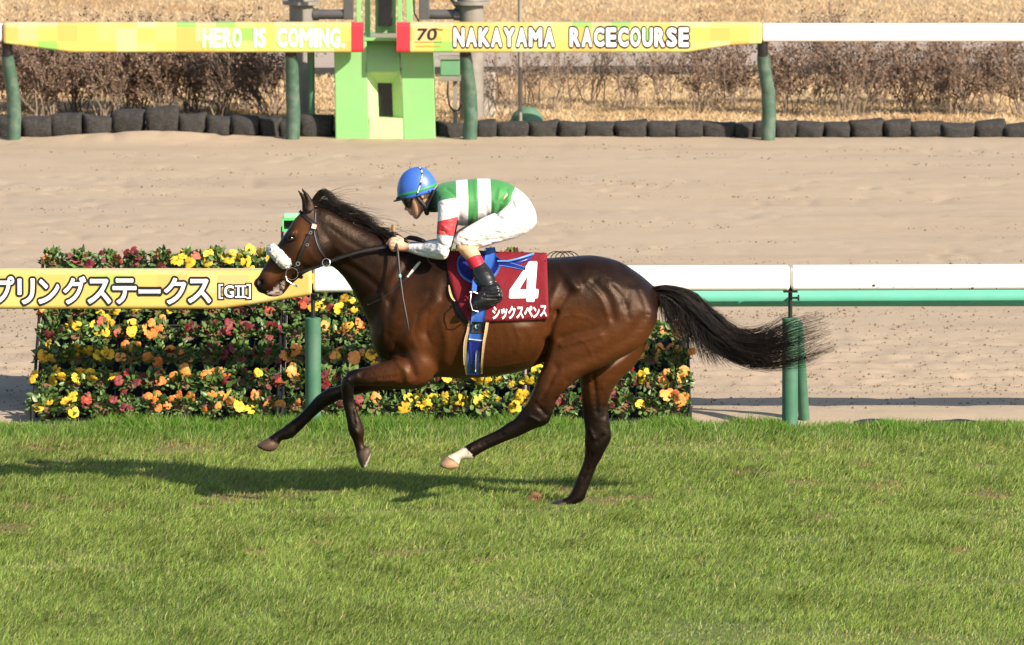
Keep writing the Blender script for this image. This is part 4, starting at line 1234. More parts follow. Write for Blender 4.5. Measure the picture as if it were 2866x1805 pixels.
def cloth(name, left, right, nr, ns, off, mat, parent, top=None, th=.006):
    """cloth hung over the horse's back; left and right hems are photo-pixel polylines, top to bottom"""
    Lp, Rp = np.array(left, float), np.array(right, float)
    def at(P, f):
        d = np.concatenate([[0], np.cumsum(np.hypot(*np.diff(P, axis=0).T))]); d /= d[-1]
        return np.array([np.interp(f, d, P[:, 0]), np.interp(f, d, P[:, 1])])
    G = np.zeros((ns+1, nr+1, 3)); 
    for i in range(ns+1):
        run = 0.0
        for j in range(nr+1):
            q = at(Lp, j/nr)*(1-i/ns) + at(Rp, j/nr)*(i/ns)
            x, z = W(q[0], q[1], YH-.22)
            y = side_hit(x, z)
            y = (YH - .03 if y is None else y) - off
            run = min(run if j else y, y)
            G[i, j] = (x, run, z)
    # soften and add gentle folds
    for it in range(2):
        G[1:-1, 1:-1, 1] = (G[1:-1, 1:-1, 1]*2 + G[:-2, 1:-1, 1] + G[2:, 1:-1, 1] + G[1:-1, :-2, 1] + G[1:-1, 2:, 1])/6
    top_ = G[:, :1].copy(); top_[:, :, 1] = YH; top_[:, :, 2] += .012
    fa = G[:, ::-1].copy(); fa[:, :, 1] = 2*YH - fa[:, :, 1]
    A = np.concatenate([fa, top_, G], axis=1)
    nrm = np.where(A[:, :, 1:2] < YH, -1.0, 1.0)
    n, m = A.shape[:2]
    B_ = A.copy(); B_[:, :, 1] -= nrm[:, :, 0]*th; B_[:, nr+1, 2] -= th
    V = np.vstack([A.reshape(-1, 3), B_.reshape(-1, 3)]); F = []
    o = n*m
    for i in range(n-1):
        for k in range(m-1):
            q = (i*m+k, (i+1)*m+k, (i+1)*m+k+1, i*m+k+1)
            F.append(q[::-1]); F.append(tuple(o+x for x in q))
    for i in range(n-1):
        F.append((i*m, (i+1)*m, o+(i+1)*m, o+i*m)); F.append((i*m+m-1, o+i*m+m-1, o+(i+1)*m+m-1, (i+1)*m+m-1))
    for k in range(m-1):
        F.append((k, o+k, o+k+1, k+1)); e_ = (n-1)*m; F.append((e_+k, e_+k+1, o+e_+k+1, o+e_+k))
    ob = build(name, V, F, mat, parent, True)
    return ob, BVHTree.FromPolygons([tuple(p) for p in V], F)
pad, _ = cloth('saddle_pad', [(1246,717),(1250,752),(1256,800),(1267,850),(1281,886),(1304,901)], [(1500,726),(1500,760),(1500,800),(1500,850),(1498,880),(1496,884)], 14, 16, .006, m_pad, None)
tag(pad, 'black pad with pale front edge showing under the maroon saddle cloth', 'saddle pad')
strap('pad_edge', [(1257,797),(1260,815),(1266,832),(1274,842)], [3, 6, 6, 3], .016, m_cream, pad, .003)
sc_, cbvh = cloth('saddle_cloth', [(1247,716),(1252,752),(1260,790),(1272,830),(1287,860),(1311,897)], [(1531,723),(1532,760),(1533,785),(1534,820),(1535,850),(1536,889)], 18, 24, .017, m_cloth, None)
tag(sc_, 'maroon saddle cloth with a white number 4 and katakana name', 'saddle cloth')
def on_cloth(P, off, bv=None):
    out = []
    for x, y, z in P:
        r = (bv or cbvh).ray_cast(Vector((x, YH-1.5, z)), Vector((0, 1, 0)))
        yy_ = r[0].y if r[0] is not None else YH-.3
        out.append((x, yy_-off, z))
    return np.array(out)
def flat_patch(name, V2, F, mat, parent, off, cut=.018):
    """flat lettering given in the x-z plane, cut fine and laid on the cloth"""
    bm = bmesh.new()
    vs = [bm.verts.new((p[0], 0, p[2])) for p in V2]
    for f in F:
        try: bm.faces.new([vs[i] for i in f])
        except ValueError: pass
    bmesh.ops.triangulate(bm, faces=bm.faces[:])
    for it in range(5):
        le = [e_ for e_ in bm.edges if e_.calc_length() > cut]
        if not le: break
        bmesh.ops.subdivide_edges(bm, edges=le, cuts=1); bmesh.ops.triangulate(bm, faces=bm.faces[:])
    P = np.array([v.co[:] for v in bm.verts]); bm.verts.index_update()
    FF = [tuple(v.index for v in f.verts) for f in bm.faces]; bm.free()
    return build(name, on_cloth(P, off), FF, mat, parent, False)
def poly_fill(loops):
    bm = bmesh.new()
    for L in loops:
        vs = [bm.verts.new(p) for p in L]
        for a_, c_ in zip(vs, vs[1:]+vs[:1]): bm.edges.new((a_, c_))
    bmesh.ops.triangle_fill(bm, edges=bm.edges[:], use_beauty=True)
    bm.verts.index_update()
    V = [tuple(v.co) for v in bm.verts]; F = [tuple(v.index for v in f.verts) for f in bm.faces]; bm.free()
    return V, F
def cz(pts): return [(lambda xz: (xz[0], 0, xz[1]))(W(1000+a_/4, 690+c_/4, YH-.31)) for a_, c_ in pts]
V4, F4 = poly_fill([cz([(1918,212),(1930,205),(2005,204),(2017,214),(1994,482),(2022,484),(2030,494),(2022,574),(2012,582),(1988,582),(1984,612),(1974,620),(1902,620),(1892,610),(1893,580),(1708,582),(1698,572),(1704,498),(1712,484)]),
                    cz([(1815,486),(1902,352),(1896,486)])])
flat_patch('number_4', V4, F4, m_wht, sc_, .0035)
u = 1377.0
for ch, a_, c_, v0, v1 in (('シ', 1378, 1399, 857, 893), ('ッ', 1402, 1420, 862, 893), ('ク', 1422, 1443, 856, 892), ('ス', 1445, 1466, 858, 891), ('ペ', 1467, 1491, 856, 888), ('ン', 1492, 1510, 858, 890), ('ス', 1511, 1531, 854, 887)):
    yq = YH-.31
    P, F = fit_text('x', ch, (W(a_, 870, yq)[0], W(c_, 870, yq)[0], W(1433, v1, yq)[1], W(1433, v0, yq)[1]), 0, None, None, .035)
    flat_patch('letter', P, F, m_wht, sc_, .0035, .03)

sad = empty('racing_saddle', (W(1390, 720, YH)[0], YH, W(1390, 735, YH)[1]), 'small blue racing saddle with girth and stirrups on the maroon cloth', 'saddle')
def strap2(name, pts, wpx, off, mat, th=.004, n=6, cols=4, parent=None):
    """strap lying over the cloth (or the body where there is no cloth)"""
    P = catmull(pts, n); ws = catmull([[w_, 0] for w_ in (wpx if hasattr(wpx, '__len__') else [wpx]*len(pts))], n)[:, 0]
    A = np.zeros((len(P), cols+1, 3))
    for i, p in enumerate(P):
        d = P[min(i+1, len(P)-1)]-P[max(i-1, 0)]; d = d/(np.hypot(*d)+1e-9); nn = np.array((-d[1], d[0]))
        for k in range(cols+1):
            q = p + nn*(k/cols-.5)*ws[i]
            x, z = W(q[0], q[1], YH-.28)
            r = cbvh.ray_cast(Vector((x, YH-1.5, z)), Vector((0, 1, 0)))
            y = r[0].y if r[0] is not None else None
            y2 = side_hit(x, z)
            ys = [v_ for v_ in (y, y2) if v_ is not None]
            A[i, k] = (x, (min(ys) if ys else YH-.03)-off, z)
    for it in range(2): A[1:-1, :, 1] = (A[:-2, :, 1]+2*A[1:-1, :, 1]+A[2:, :, 1])/4
    return sheet(name, A, mat, parent or sad, th)
strap2('girth', [(1342,845),(1338,890),(1331,940),(1325,1000),(1325,1057)], [42, 38, 36, 34, 36], .012, m_blue)
strap2('girth_edge', [(1314,897),(1310,925),(1303,960),(1302,1010),(1307,1058)], [5, 7, 10, 10, 6], .010, m_cream)
strap2('girth_edge', [(1365,899),(1361,925),(1355,960),(1350,1010),(1348,1054)], [9, 9, 8, 6, 6], .010, m_cream)
gp = strap2('girth_badge', [(1336.5,899),(1335,930)], 31, .018, m_pad, .004)
x, z = W(1335, 913, YH-.3)
mb = MB()
pts_ = [(x+.011*math.cos(R(a))+.002, 0, z+.011*math.sin(R(a))) for a in range(40, 290, 25)]
Vm = []; Fm = []
for i, p in enumerate(pts_):
    w_ = .0042*math.sin(math.pi*(i+.3)/(len(pts_)-.4)); d = Vector((p[0]-x, 0, p[2]-z)).normalized()
    Vm += [tuple(Vector(p)+d*w_), tuple(Vector(p)-d*w_)]
for i in range(len(pts_)-1): Fm.append((2*i, 2*i+1, 2*i+3, 2*i+2))
r = side_hit(x, z) or YH-.28
build('badge_mark', np.array([(a_, r-.0205, c_) for a_, b_, c_ in Vm]), Fm, plain('pale_cyan_ink', (.20, .45, .55), .4, bmp=0), gp, False)
strap2('girth_stitching', [(1312,948),(1351,952)], 2.2, .0165, m_wht, .003)
strap2('girth_panel', [(1331,956),(1328,975),(1326,1000),(1325,1056)], [36, 28, 17, 15], .0165, m_navy)
strap2('girth_stitching', [(1333,982),(1331,1046)], 2.0, .021, m_wht, .003)
strap2('flap_piping', [(1341,712),(1340,735),(1341,757),(1343,778),(1345,796)], [76, 120, 120, 92, 34], .010, m_sky)
strap2('flap', [(1341,712),(1340,735),(1341,755),(1343,774),(1345,790)], [68, 110, 110, 82, 28], .0155, m_navy)
strap2('flap_panel', [(1372,703),(1373,722),(1368,745),(1362,764)], [26, 30, 26, 10], .024, m_blue, .008)
# seat: dished blade from pommel to raised cantle
st = []
for f in np.linspace(0, 1, 15):
    u_ = 1338 + f*155
    vt = np.interp(f, [0, .12, .35, .6, .8, 1], [706, 712, 726, 727, 720, 711])
    th_ = np.interp(f, [0, .3, .7, 1], [10, 14, 11, 3]); hw = np.interp(f, [0, .3, .7, .92, 1], [.05, .085, .115, .09, .035])
    xx, zt_ = W(u_, vt, YH-.1); _, zb_ = W(u_, vt+th_, YH-.1)
    row = []
    for s_ in np.linspace(-1, 1, 9): row.append((xx, YH+s_*hw, zt_ - .018*s_*s_))
    for s_ in np.linspace(1, -1, 9): row.append((xx, YH+s_*hw*.97, min(zb_, zt_-.018*s_*s_-.006) - .018*s_*s_*.6))
    st.append(row)
V = np.array(st).reshape(-1, 3); k = 18; F = []
for i in range(len(st)-1):
    for j in range(k): F.append((i*k+j, i*k+(j+1) % k, (i+1)*k+(j+1) % k, (i+1)*k+j))
F += [tuple(range(k))[::-1], tuple(range((len(st)-1)*k, len(st)*k))]
build('seat', V, F, m_navy, sad, True)
mb = MB(); mb.tube([W3(1392, 731, YH-.118), W3(1420, 731, YH-.123), W3(1450, 724, YH-.123), W3(1478, 715, YH-.09), W3(1493, 710, YH-.03), W3(1493, 710, YH+.03)], .006, 8); mb.build('seat_piping', m_sky, sad, True)
strap2('girth_strap', [(1378,744),(1410,745),(1440,750),(1471,757)], [9, 12, 11, 8], .0105, m_sky, .003)
strap2('girth_strap', [(1378,744),(1410,745),(1440,750),(1470,757)], [5, 8, 7, 5], .014, m_navy, .004)
for sgn in (-1, 1):                                             # stirrups
    ys = YH + sgn*.345
    mb = MB(); A_, B_ = W3(1330, 780, YH+sgn*.30), W3(1327, 816, ys)
    mb.prism([(-.014, -.002), (.014, -.002), (.014, .002), (-.014, .002)], A_, B_, (1, 0, 0), (0, 1, 0)); mb.build('stirrup_leather', m_blue, sad)
    mb = MB()
    loop = [(1326,814,0),(1318,822,-.045),(1316,845,-.052),(1322,868,-.052),(1338,872,-.05)]
    pts_ = [W3(a_, c_, ys+o_) for a_, c_, o_ in loop] + [W3(a_, c_, ys-o_) for a_, c_, o_ in loop[::-1]]
    mb.tube(pts_, .0038, 8, False); mb.tube([W3(1314, 818, ys-.012), W3(1326, 817, ys), W3(1339, 823, ys+.004)], .0065, 8); mb.build('stirrup_iron', m_steel, sad, True)

# bridle
bri = empty('bridle', (W(880, 640, YH)[0], YH, W(880, 640, YH)[1]), 'dark leather racing bridle with white sheepskin noseband and reins', 'bridle')
pts_ = [(806,744,.052),(800,738,.064),(791,729,.070),(780,717,.060),(769,706,.038),(762,699,.0)]
ring_ = [W3(a_, c_, YH-o_) for a_, c_, o_ in pts_] + [W3(a_, c_, YH+o_) for a_, c_, o_ in pts_[-2::-1]]
mb = MB(); cr = catmull([tuple(p) for p in ring_], 6); ff = np.linspace(0, 1, len(cr)); mb.tube(cr, list(.037*np.sqrt(np.clip(1-(1-np.clip(np.minimum(ff, 1-ff)*7.5+.02, 0, 1))**2, .0, 1))), 26)
mb.V = [tuple(np.array(v)+rng.normal(0, .0028, 3)) for v in mb.V]; mb.build('sheepskin_noseband', m_wool, bri, True)
strap('browband', [(838,590),(850,600),(862,612),(880,625)], 9, .006, m_leather, bri)
strap('headpiece', [(884,578),(886,600),(884,626)], 8, .006, m_leather, bri)
strap('rosette', [(873,631),(886,634)], 14, .009, plain('pale_rosette', (.72, .50, .42), .5, bmp=.05), bri)
strap('cheek_strap', [(876,640),(863,663),(851,690),(839,722),(832,741)], [9, 10, 10, 9, 9], .006, m_leather, bri)
strap('throat_strap', [(882,640),(887,665),(896,692),(908,715),(917,730)], [9, 10, 10, 8, 6], .006, m_leather, bri)
strap('nose_strap', [(798,731),(815,737),(832,743)], [6, 7, 10], .006, m_leather, bri)
strap('chin_strap', [(833,742),(838,757),(836,772),(848,776)], [11, 14, 12, 8], .007, m_leather, bri)
def ring3(u, v, r, y, rad, name, mat, tilt=0):
    c = W3(u, v, y); mb = MB(); rr = r*(CAM_D+y)/FPX
    pts_ = [c + Vector((rr*math.cos(a), tilt*math.sin(a)*rr, rr*math.sin(a))) for a in np.linspace(0, 2*math.pi, 21)]
    mb.tube(pts_, rad, 6, False); return mb.build(name, mat, bri, True)
ring3(817, 766, 17, YH-.075, .0018, 'bit_ring', m_steel)
ring3(834, 738, 5, YH-.085, .003, 'buckle', m_steel); ring3(869, 651, 4, YH-.10, .0025, 'buckle', m_steel); ring3(860, 685, 3.5, YH-.10, .0025, 'buckle', m_steel)
mb = MB(); mb.tube([W3(799, 772, YH-.072), W3(803, 785, YH-.075), W3(818, 795, YH-.075), W3(832, 803, YH-.07), W3(828, 796, YH-.065)], .0042, 8); mb.build('bit', m_steel, bri, True)
rein_px = [(833,762),(852,757),(880,749),(912,736),(945,722),(985,709),(1030,697),(1082,689)]
ry = [-.078,-.092,-.10,-.115,-.125,-.135,-.135,-.128]
def rein(sg, mat):
    P = catmull([[a_, c_, o_] for (a_, c_), o_ in zip(rein_px, ry)], 5); A = np.zeros((len(P), 2, 3))
    for i, p in enumerate(P):
        w_ = np.interp(i/len(P), [0, .3, 1], [4.0, 5.6, 5.6])
        for k, s_ in enumerate((-1, 1)):
            x, z = W(p[0], p[1]+s_*w_, YH+p[2]); A[i, k] = (x, YH+(p[2] if sg < 0 else -p[2]), z)
    return sheet('rein', A, mat, bri, .004)
rein(-1, m_leather); rein(1, m_leather)
ring3(913, 735, 11, YH-.123, .0025, 'rein_ring', m_steel, .3)
mb = MB(); mb.tube([W3(1133, 668, YH-.06), W3(1146, 665, YH-.02), W3(1165, 668, YH+.01), W3(1185, 674, YH+.02), W3(1196, 680, YH+.03)], [.006, .014, .015, .012, .006], 8); mb.build('rein_loop', m_leather, bri, True)
strap('neck_strap', [(1178,731),(1160,752),(1137,778),(1105,808),(1070,833),(1028,853)], [7, 8, 7, 6, 6, 5], .006, m_leather, bri)
strap('neck_strap_glint', [(1176,732),(1162,748),(1140,775)], [6, 8, 5], .011, plain('strap_glint_pale', (.45, .42, .36), .5, bmp=.05), bri, .003)  # pale strip paints the light reflected off the upper neck strap

# riding whip in the near hand
wh = empty('riding_whip', tuple(W3(1112, 705, YH-.2)), 'thin black riding whip with teal band held in the near hand', 'whip')
mb = MB(); mb.tube([W3(1102, 648, YH-.10), W3(1107, 672, YH-.13), W3(1113, 706, YH-.17), W3(1120, 775, YH-.235), W3(1128, 835, YH-.27), W3(1137, 885, YH-.29), W3(1145, 925, YH-.295)], [.009, .009, .009, .006, .0055, .0085, .004], 10); mb.build('shaft', m_leather, wh, True)
mb = MB(); mb.tube([W3(1101, 629, YH-.09), W3(1101.5, 640, YH-.095), W3(1102, 649, YH-.10)], [.011, .0135, .011], 10); mb.build('knob', plain('tan_leather', (.28, .15, .07), .6), wh, True)
mb = MB(); mb.tube([W3(1118.5, 768, YH-.229), W3(1120, 777, YH-.236)], .0085, 10); mb.build('band', plain('teal_tape', (.10, .48, .36), .5, bmp=0), wh, True)
# ------------------------------------------------------------------ the jockey
def scaled(E, f): return [(c, tuple(x*f for x in r), a) for c, r, a in E]
def jl(S, n=6, thin=.45): return slices(S, n, YH, thin)
def jfield(u0, v0, u1, v1, h, yw=.42, yw2=None):
    a = W(u0, v1, YH-.1); c = W(u1, v0, YH-.1)
    return Field((a[0], YH-yw, a[1]), (c[0], YH+(yw2 if yw2 is not None else yw), c[1]), h)
def flip(S, du=0, dv=0): return [(a+du, b_+dv, c+du, d+dv, w, -y) for a, b_, c, d, w, y in S]
S_torso = [(1216,524,1220,588,.085,0),(1238,512,1243,603,.165,0),(1270,506,1272,626,.195,0),(1310,502,1308,631,.185,0),(1340,500,1338,622,.168,0),(1375,501,1372,611,.158,0),(1410,508,1404,604,.152,0),(1436,520,1414,597,.145,0)]
S_pelvis = [(1425,516,1405,598,.140,0),(1452,531,1425,606,.150,0),(1476,553,1448,622,.150,0),(1492,580,1462,632,.13,0)]
S_thigh = [(1440,540,1496,632,.085,-.085),(1425,568,1478,650,.092,-.11),(1395,590,1440,666,.088,-.14),(1352,609,1392,680,.078,-.175),(1312,632,1348,694,.066,-.195),(1283,651,1316,696,.058,-.205),(1270,668,1296,692,.045,-.205)]
S_calf = [(1272,680,1334,684,.055,-.21),(1278,695,1339,696,.056,-.222),(1290,712,1341,704,.052,-.23),(1304,729,1344,707,.048,-.237),(1318,754,1356,734,.044,-.258),(1326,785,1378,765,.040,-.29),(1345,806,1396,800,.036,-.315)]
S_foot = [(1388,798,1398,842,.036,-.33),(1362,806,1372,852,.036,-.335),(1338,824,1348,862,.036,-.338),(1318,848,1326,868,.03,-.338)]
S_arm = [(1225,572,1282,560,.062,-.175),(1226,595,1280,590,.060,-.20),(1224,622,1278,620,.055,-.225),(1222,650,1271,655,.052,-.24),(1222,680,1262,690,.050,-.245),(1224,702,1254,715,.046,-.24)]
S_fore = [(1232,676,1243,727,.044,-.24),(1210,674,1220,725,.044,-.215),(1180,680,1185,718,.038,-.165),(1146,682,1144,705,.031,-.125)]

JF = jfield(1066, 462, 1512, 885, .0062)
J = JF.group
J(scaled(jl(S_torso), .90), .02); J(scaled(jl(S_pelvis), .90), .03)
for S, f in ((S_thigh, .80), (S_calf[1:], .96), (S_foot, .85)): J(scaled(jl(S), f), .02); J(scaled(jl(flip(S, -4, -4)), f), .02)
for S in (S_arm, S_fore): J(scaled(jl(S), .86), .015); J(scaled(jl(flip(S, 6, -6)), .86), .015)
J(jl([(1180,520,1190,592,.050,0),(1202,520,1206,592,.055,0),(1226,522,1228,592,.08,0)]), .02)       # neck
J([ell(1172,530,50,44,-15,.074,0,YH)], .02)                                                             # skull
J(jl([(1132,548,1196,536,.072,0),(1138,562,1192,558,.068,0),(1145,576,1189,575,.060,0),(1150,589,1185,589,.050,0),(1155,601,1179,599,.037,0),(1160,608,1172,606,.024,0)], 8, .16), .006)
J([ell(1164,605,8,7,0,.022,0,YH)], .008)                                                               # chin
J([ell(1139,575,6,13,14,.011,0,YH), ell(1137,584.5,6,4.5,0,.012,0,YH), ell(1143,586,6,4,0,.017,0,YH)], .004)   # nose
J([ell(1146.5,593.5,5,3,15,.019,0,YH), ell(1150.5,599.5,5,3,15,.018,0,YH)], .003)                            # lips
J([ell(1140,560,9,5,-15,.045,0,YH)], .008)                                                             # brow
for sy in (-1, 1):
    J([ell(1184,545,9,14,-18,.010,sy*.074,YH)], .006); J([ell(1184,545,4,8,-18,.008,sy*.086,YH)], .004, sub=True)
# hands: palm, four curled fingers, thumb
def finger(pts, r):
    P = catmull(pts, 6); s_ = (CAM_D+YH)/FPX
    return [((*[W(p[0], p[1], YH+p[2])[0]], YH+p[2], W(p[0], p[1], YH+p[2])[1]), (rr*s_,)*3, 0) for p, rr in zip(P, np.linspace(r, r*.82, len(P)))]
for sy, du, dv in ((1, 0, 0), (-1, -6, -8)):
    def hp(pts): return [(a+du, c+dv, o*sy) for a, c, o in pts]
    J(jl([(1146+du,683+dv,1144+du,704+dv,.026,-.125*sy),(1134+du,678+dv,1130+du,704+dv,.026,-.118*sy),(1118+du,670+dv,1112+du,703+dv,.028,-.118*sy),(1106+du,668+dv,1103+du,700+dv,.022,-.118*sy)]), .012)
    J(finger(hp([(1112,669,-.137),(1100,668,-.142),(1094,675,-.135),(1098,682,-.118)]), 5.2), .003)
    J(finger(hp([(1108,678,-.142),(1096,677,-.146),(1090,684,-.138),(1096,690,-.120)]), 5.2), .003)
    J(finger(hp([(1108,687,-.142),(1097,687,-.146),(1093,693,-.136),(1099,697,-.120)]), 5.0), .003)
    J(finger(hp([(1110,695,-.138),(1101,696,-.140),(1098,700,-.130),(1104,702,-.118)]), 4.6), .003)
    J(finger(hp([(1126,671,-.118),(1112,663,-.108),(1098,667,-.104),(1083,683,-.112)]), 5.4), .005)
jV, jQ = JF.mesh(3); del JF
ju, jv = UV(jV)
skin = np.tile(np.array((.60, .315, .205)), (len(jV), 1))
nz = fbm(ju/9.0, jv/9.0, 3, 41)
skin *= (.9+.2*nz)[:, None]
def sb_(mask, c):
    global skin
    m = np.clip(mask, 0, 1)[:, None]; skin = skin*(1-m) + np.array(c)*m
sb_(.5*np.exp(-(((ju-1150)/7)**2+((jv-597)/3.5)**2)), (.42, .15, .12))            # mouth
sb_(.45*np.exp(-(((ju-1168)/22)**2+((jv-602)/10)**2)), (.33, .20, .15))           # stubble
sb_((ju > 1186)*(ju < 1215)*(jv < 556)*(jv > 500)*.9, (.05, .03, .018))           # short hair
sb_((jv > 688)*(ju > 1262)*.85, (.56, .345, .185))
m_skin, t, b = nt('skin')
a = attr_col(t); t.links.new(a.outputs['Color'], b.inputs['Base Color']); b.inputs['Roughness'].default_value = .5
b.inputs['Subsurface Weight'].default_value = .08; b.inputs['Subsurface Radius'].default_value = (.01, .004, .002)
bump(t, b, noise(t, 160, 3, .6), .08, .003)
jock = build('person', jV, jQ, m_skin, None, True, cols=skin)
tag(jock, 'jockey in blue helmet and green and white silks crouching over the horse', 'person')

def fabric(name, c, fold=.35, sc=14, rough=.62):
    m, t, b = nt(name)
    n1 = noise(t, sc, 3, .5, mapping=(1, 1, 1.8)); n2 = noise(t, 420, 2, .5)
    t.links.new(ramp(t, n1, [(.3, [x*.94 for x in c]), (.7, c)]), b.inputs['Base Color'])
    b.inputs['Roughness'].default_value = rough; b.inputs['Sheen Weight'].default_value = .1
    mx = N(t, 'ShaderNodeMath', operation='MULTIPLY_ADD'); t.links.new(n2, mx.inputs[0]); mx.inputs[1].default_value = .03; t.links.new(n1, mx.inputs[2])
    bump(t, b, mx.outputs[0], fold, .03)
    return m, t, b
m_breech, _, _ = fabric('white_breeches', (.66, .645, .62), .45, 20)
def step_attr(t, name, stops):
    a = t.nodes.new('ShaderNodeAttribute'); a.attribute_name = name
    return ramp(t, a.outputs['Fac'], stops, 'CONSTANT')
G_, W_, R_ = (.042, .22, .052), (.66, .65, .635), (.55, .030, .036)
m_jersey, t, b = fabric('green_white_silks', (.8, .8, .8), .22, 11)
su = lambda u: (u-1200)/260.0
t.links.new(step_attr(t, 'su', [(0, (.012, .035, .018)), (su(1222), G_), (su(1277.5), W_), (su(1310), G_), (su(1338), W_), (su(1374.5), G_)]), b.inputs['Base Color'])
m_sleeve, t, b = fabric('white_red_sleeve', (.8, .8, .8), .45, 20)
t.links.new(step_attr(t, 'band', [(0, W_), (.5, R_)]), b.inputs['Base Color'])

F_ = jfield(1195, 485, 1465, 650, .0065, .26); F_.group(jl(S_torso), .02)
for sy in (-1, 1): F_.group([ell(1254, 566, 28, 20, -20, .055, sy*.165, YH)], .02)
def fld(f, pts, amp, sig):
    f.ridge([W(a_, c_, YH-.15) for a_, c_ in pts], amp*1.5, sig, YH-.4, YH-.02)
fld(F_, [(1395,595),(1400,570),(1420,545)], -.006, .008); fld(F_, [(1385,598),(1384,565)], .005, .008); fld(F_, [(1408,590),(1425,560)], .005, .007); fld(F_, [(1288,610),(1285,580)], -.006, .012); fld(F_, [(1262,612),(1268,590)], -.008, .012)
for pts, amp in (([(1300,520),(1302,560),(1296,600)], -.003), ([(1330,515),(1335,570),(1325,612)], .003), ([(1360,520),(1358,570),(1365,605)], -.003), ([(1400,530),(1392,570),(1396,598)], .004), ([(1420,530),(1408,565)], -.004), ([(1250,530),(1270,545),(1290,575)], -.004)): fld(F_, pts, amp, .009)
V, Q = F_.mesh(2); uu, vv = UV(V)
build('jersey', V, Q, m_jersey, jock, True, attrs={'su': su(uu + (vv-560)*-.02 + .0012*(vv-555)**2*.4)})
for sy, du, dv in ((1, 0, 0), (-1, 6, -6)):
    Sa = S_arm if sy > 0 else flip(S_arm, du, dv); Sf = S_fore if sy > 0 else flip(S_fore, du, dv)
    F_ = jfield(1110, 530, 1300, 740, .0055, .33 if sy > 0 else .02, -.02 if sy > 0 else .33)
    F_.group(jl(Sa), .02); F_.group(jl(Sf), .018)
    if sy > 0:
        fld(F_, [(1236,640),(1246,645),(1256,655)], -.006, .006); fld(F_, [(1240,625),(1258,640)], .004, .006); fld(F_, [(1226,668),(1240,680),(1252,682)], -.006, .007)
        fld(F_, [(1205,700),(1225,690)], .004, .008); fld(F_, [(1165,700),(1190,706)], -.004, .006); fld(F_, [(1248,700),(1258,690)], -.005, .007)
    V, Q = F_.mesh(3); uu, vv = UV(V)
    uu = uu-du; vv = vv-dv
    band = np.minimum(vv - (620-(uu-1226)*.26), (655+(uu-1222)*.13) - vv)
    band = np.where(uu < 1212, -20, band)
    build('sleeve', V, Q, m_sleeve, jock, True, attrs={'band': np.clip(.5+band/60, 0, 1)})
F_ = jfield(1255, 500, 1515, 712, .0065, .30)
F_.group(jl(S_pelvis), .03); F_.group(jl(S_thigh), .025); F_.group(jl(flip(S_thigh, -4, -4)), .025)
for pts, amp, sig in (([(1400,585),(1390,600),(1410,615)], -.008, .008), ([(1440,618),(1465,628)], -.004, .005), ([(1395,625),(1450,637)], -.004, .005), ([(1300,670),(1340,672),(1400,665)], -.004, .006), ([(1285,660),(1305,668)], -.006, .006), ([(1330,688),(1370,678)], .006, .007), ([(1340,676),(1400,670)], .004, .007), ([(1415,600),(1400,640)], .005, .015), ([(1320,690),(1345,684)], -.008, .006), ([(1360,640),(1410,650),(1455,645)], -.004, .006), ([(1330,645),(1375,655)], .004, .007), ([(1430,560),(1445,590),(1440,615)], -.004, .008), ([(1470,600),(1480,630)], -.004, .007), ([(1290,676),(1300,690)], -.006, .005), ([(1308,672),(1318,692)], .005, .005)):
    fld(F_, pts, amp, sig)
V, Q = F_.mesh(3); build('breeches', V, Q, m_breech, jock, True)

m_boot, t, b = nt('black_boot')
c1 = noise(t, 11, 3, .5, mapping=(1, 1, 2.0))
t.links.new(ramp(t, c1, [(.3, (.006, .006, .007)), (.7, (.014, .013, .014))]), b.inputs['Base Color']); t.links.new(ramp(t, c1, [(.3, .22), (.7, .36)]), b.inputs['Roughness'])
bump(t, b, c1, .30, .02)
m_cuff = plain('red_cuff', (.50, .016, .030), .45, var=.08, bmp=.05)
m_sole = plain('grey_sole', (.05, .05, .05), .5, bmp=.1)
S_shaft = [(1316,748,1354,730,.050,-.252),(1319,762,1364,742,.051,-.265),(1324,780,1378,760,.049,-.287),(1330,792,1386,778,.046,-.303),(1340,802,1393,795,.044,-.318),(1350,810,1401,812,.042,-.328),(1356,815,1404,828,.040,-.333)]
S_ft = [(1388,792,1400,846,.042,-.335),(1364,800,1376,856,.042,-.338),(1342,816,1352,864,.042,-.34),(1324,838,1334,871,.040,-.34),(1314,853,1320,869,.032,-.34)]
for sy in (1, -1):
    A_, B_ = (S_shaft, S_ft) if sy > 0 else (flip(S_shaft, -4, -4), flip(S_ft, -4, -4))
    F_ = jfield(1295, 718, 1418, 885, .0052, .40 if sy > 0 else -.16, -.16 if sy > 0 else .40)
    F_.group(jl(A_), .01); F_.group(jl(B_), .014)
    if sy > 0:
        for pts in ([(1345,795),(1365,790),(1388,780)], [(1350,804),(1372,803),(1395,797)], [(1358,812),(1380,815),(1402,810)], [(1352,822),(1375,824),(1400,824)], [(1326,770),(1335,778),(1340,788)]): fld(F_, pts, -.0045, .005)
        fld(F_, [(1322,862),(1345,853),(1372,842),(1402,832)], -.004, .004)
    V, Q = F_.mesh(2); bt = build('boot', V, Q, m_boot, jock, True)
    cu = [(1303,728,1341,706,.047,-.236),(1309,739,1347,716,.049,-.245),(1317,753,1356,732,.053,-.257)]
    F_ = jfield(1290, 695, 1372, 770, .0045, .34 if sy > 0 else -.16, -.16 if sy > 0 else .34); F_.group(jl(cu if sy > 0 else flip(cu, -4, -4), 8, .22), .008)
    V, Q = F_.mesh(2); build('boot_cuff', V, Q, m_cuff, bt, True)

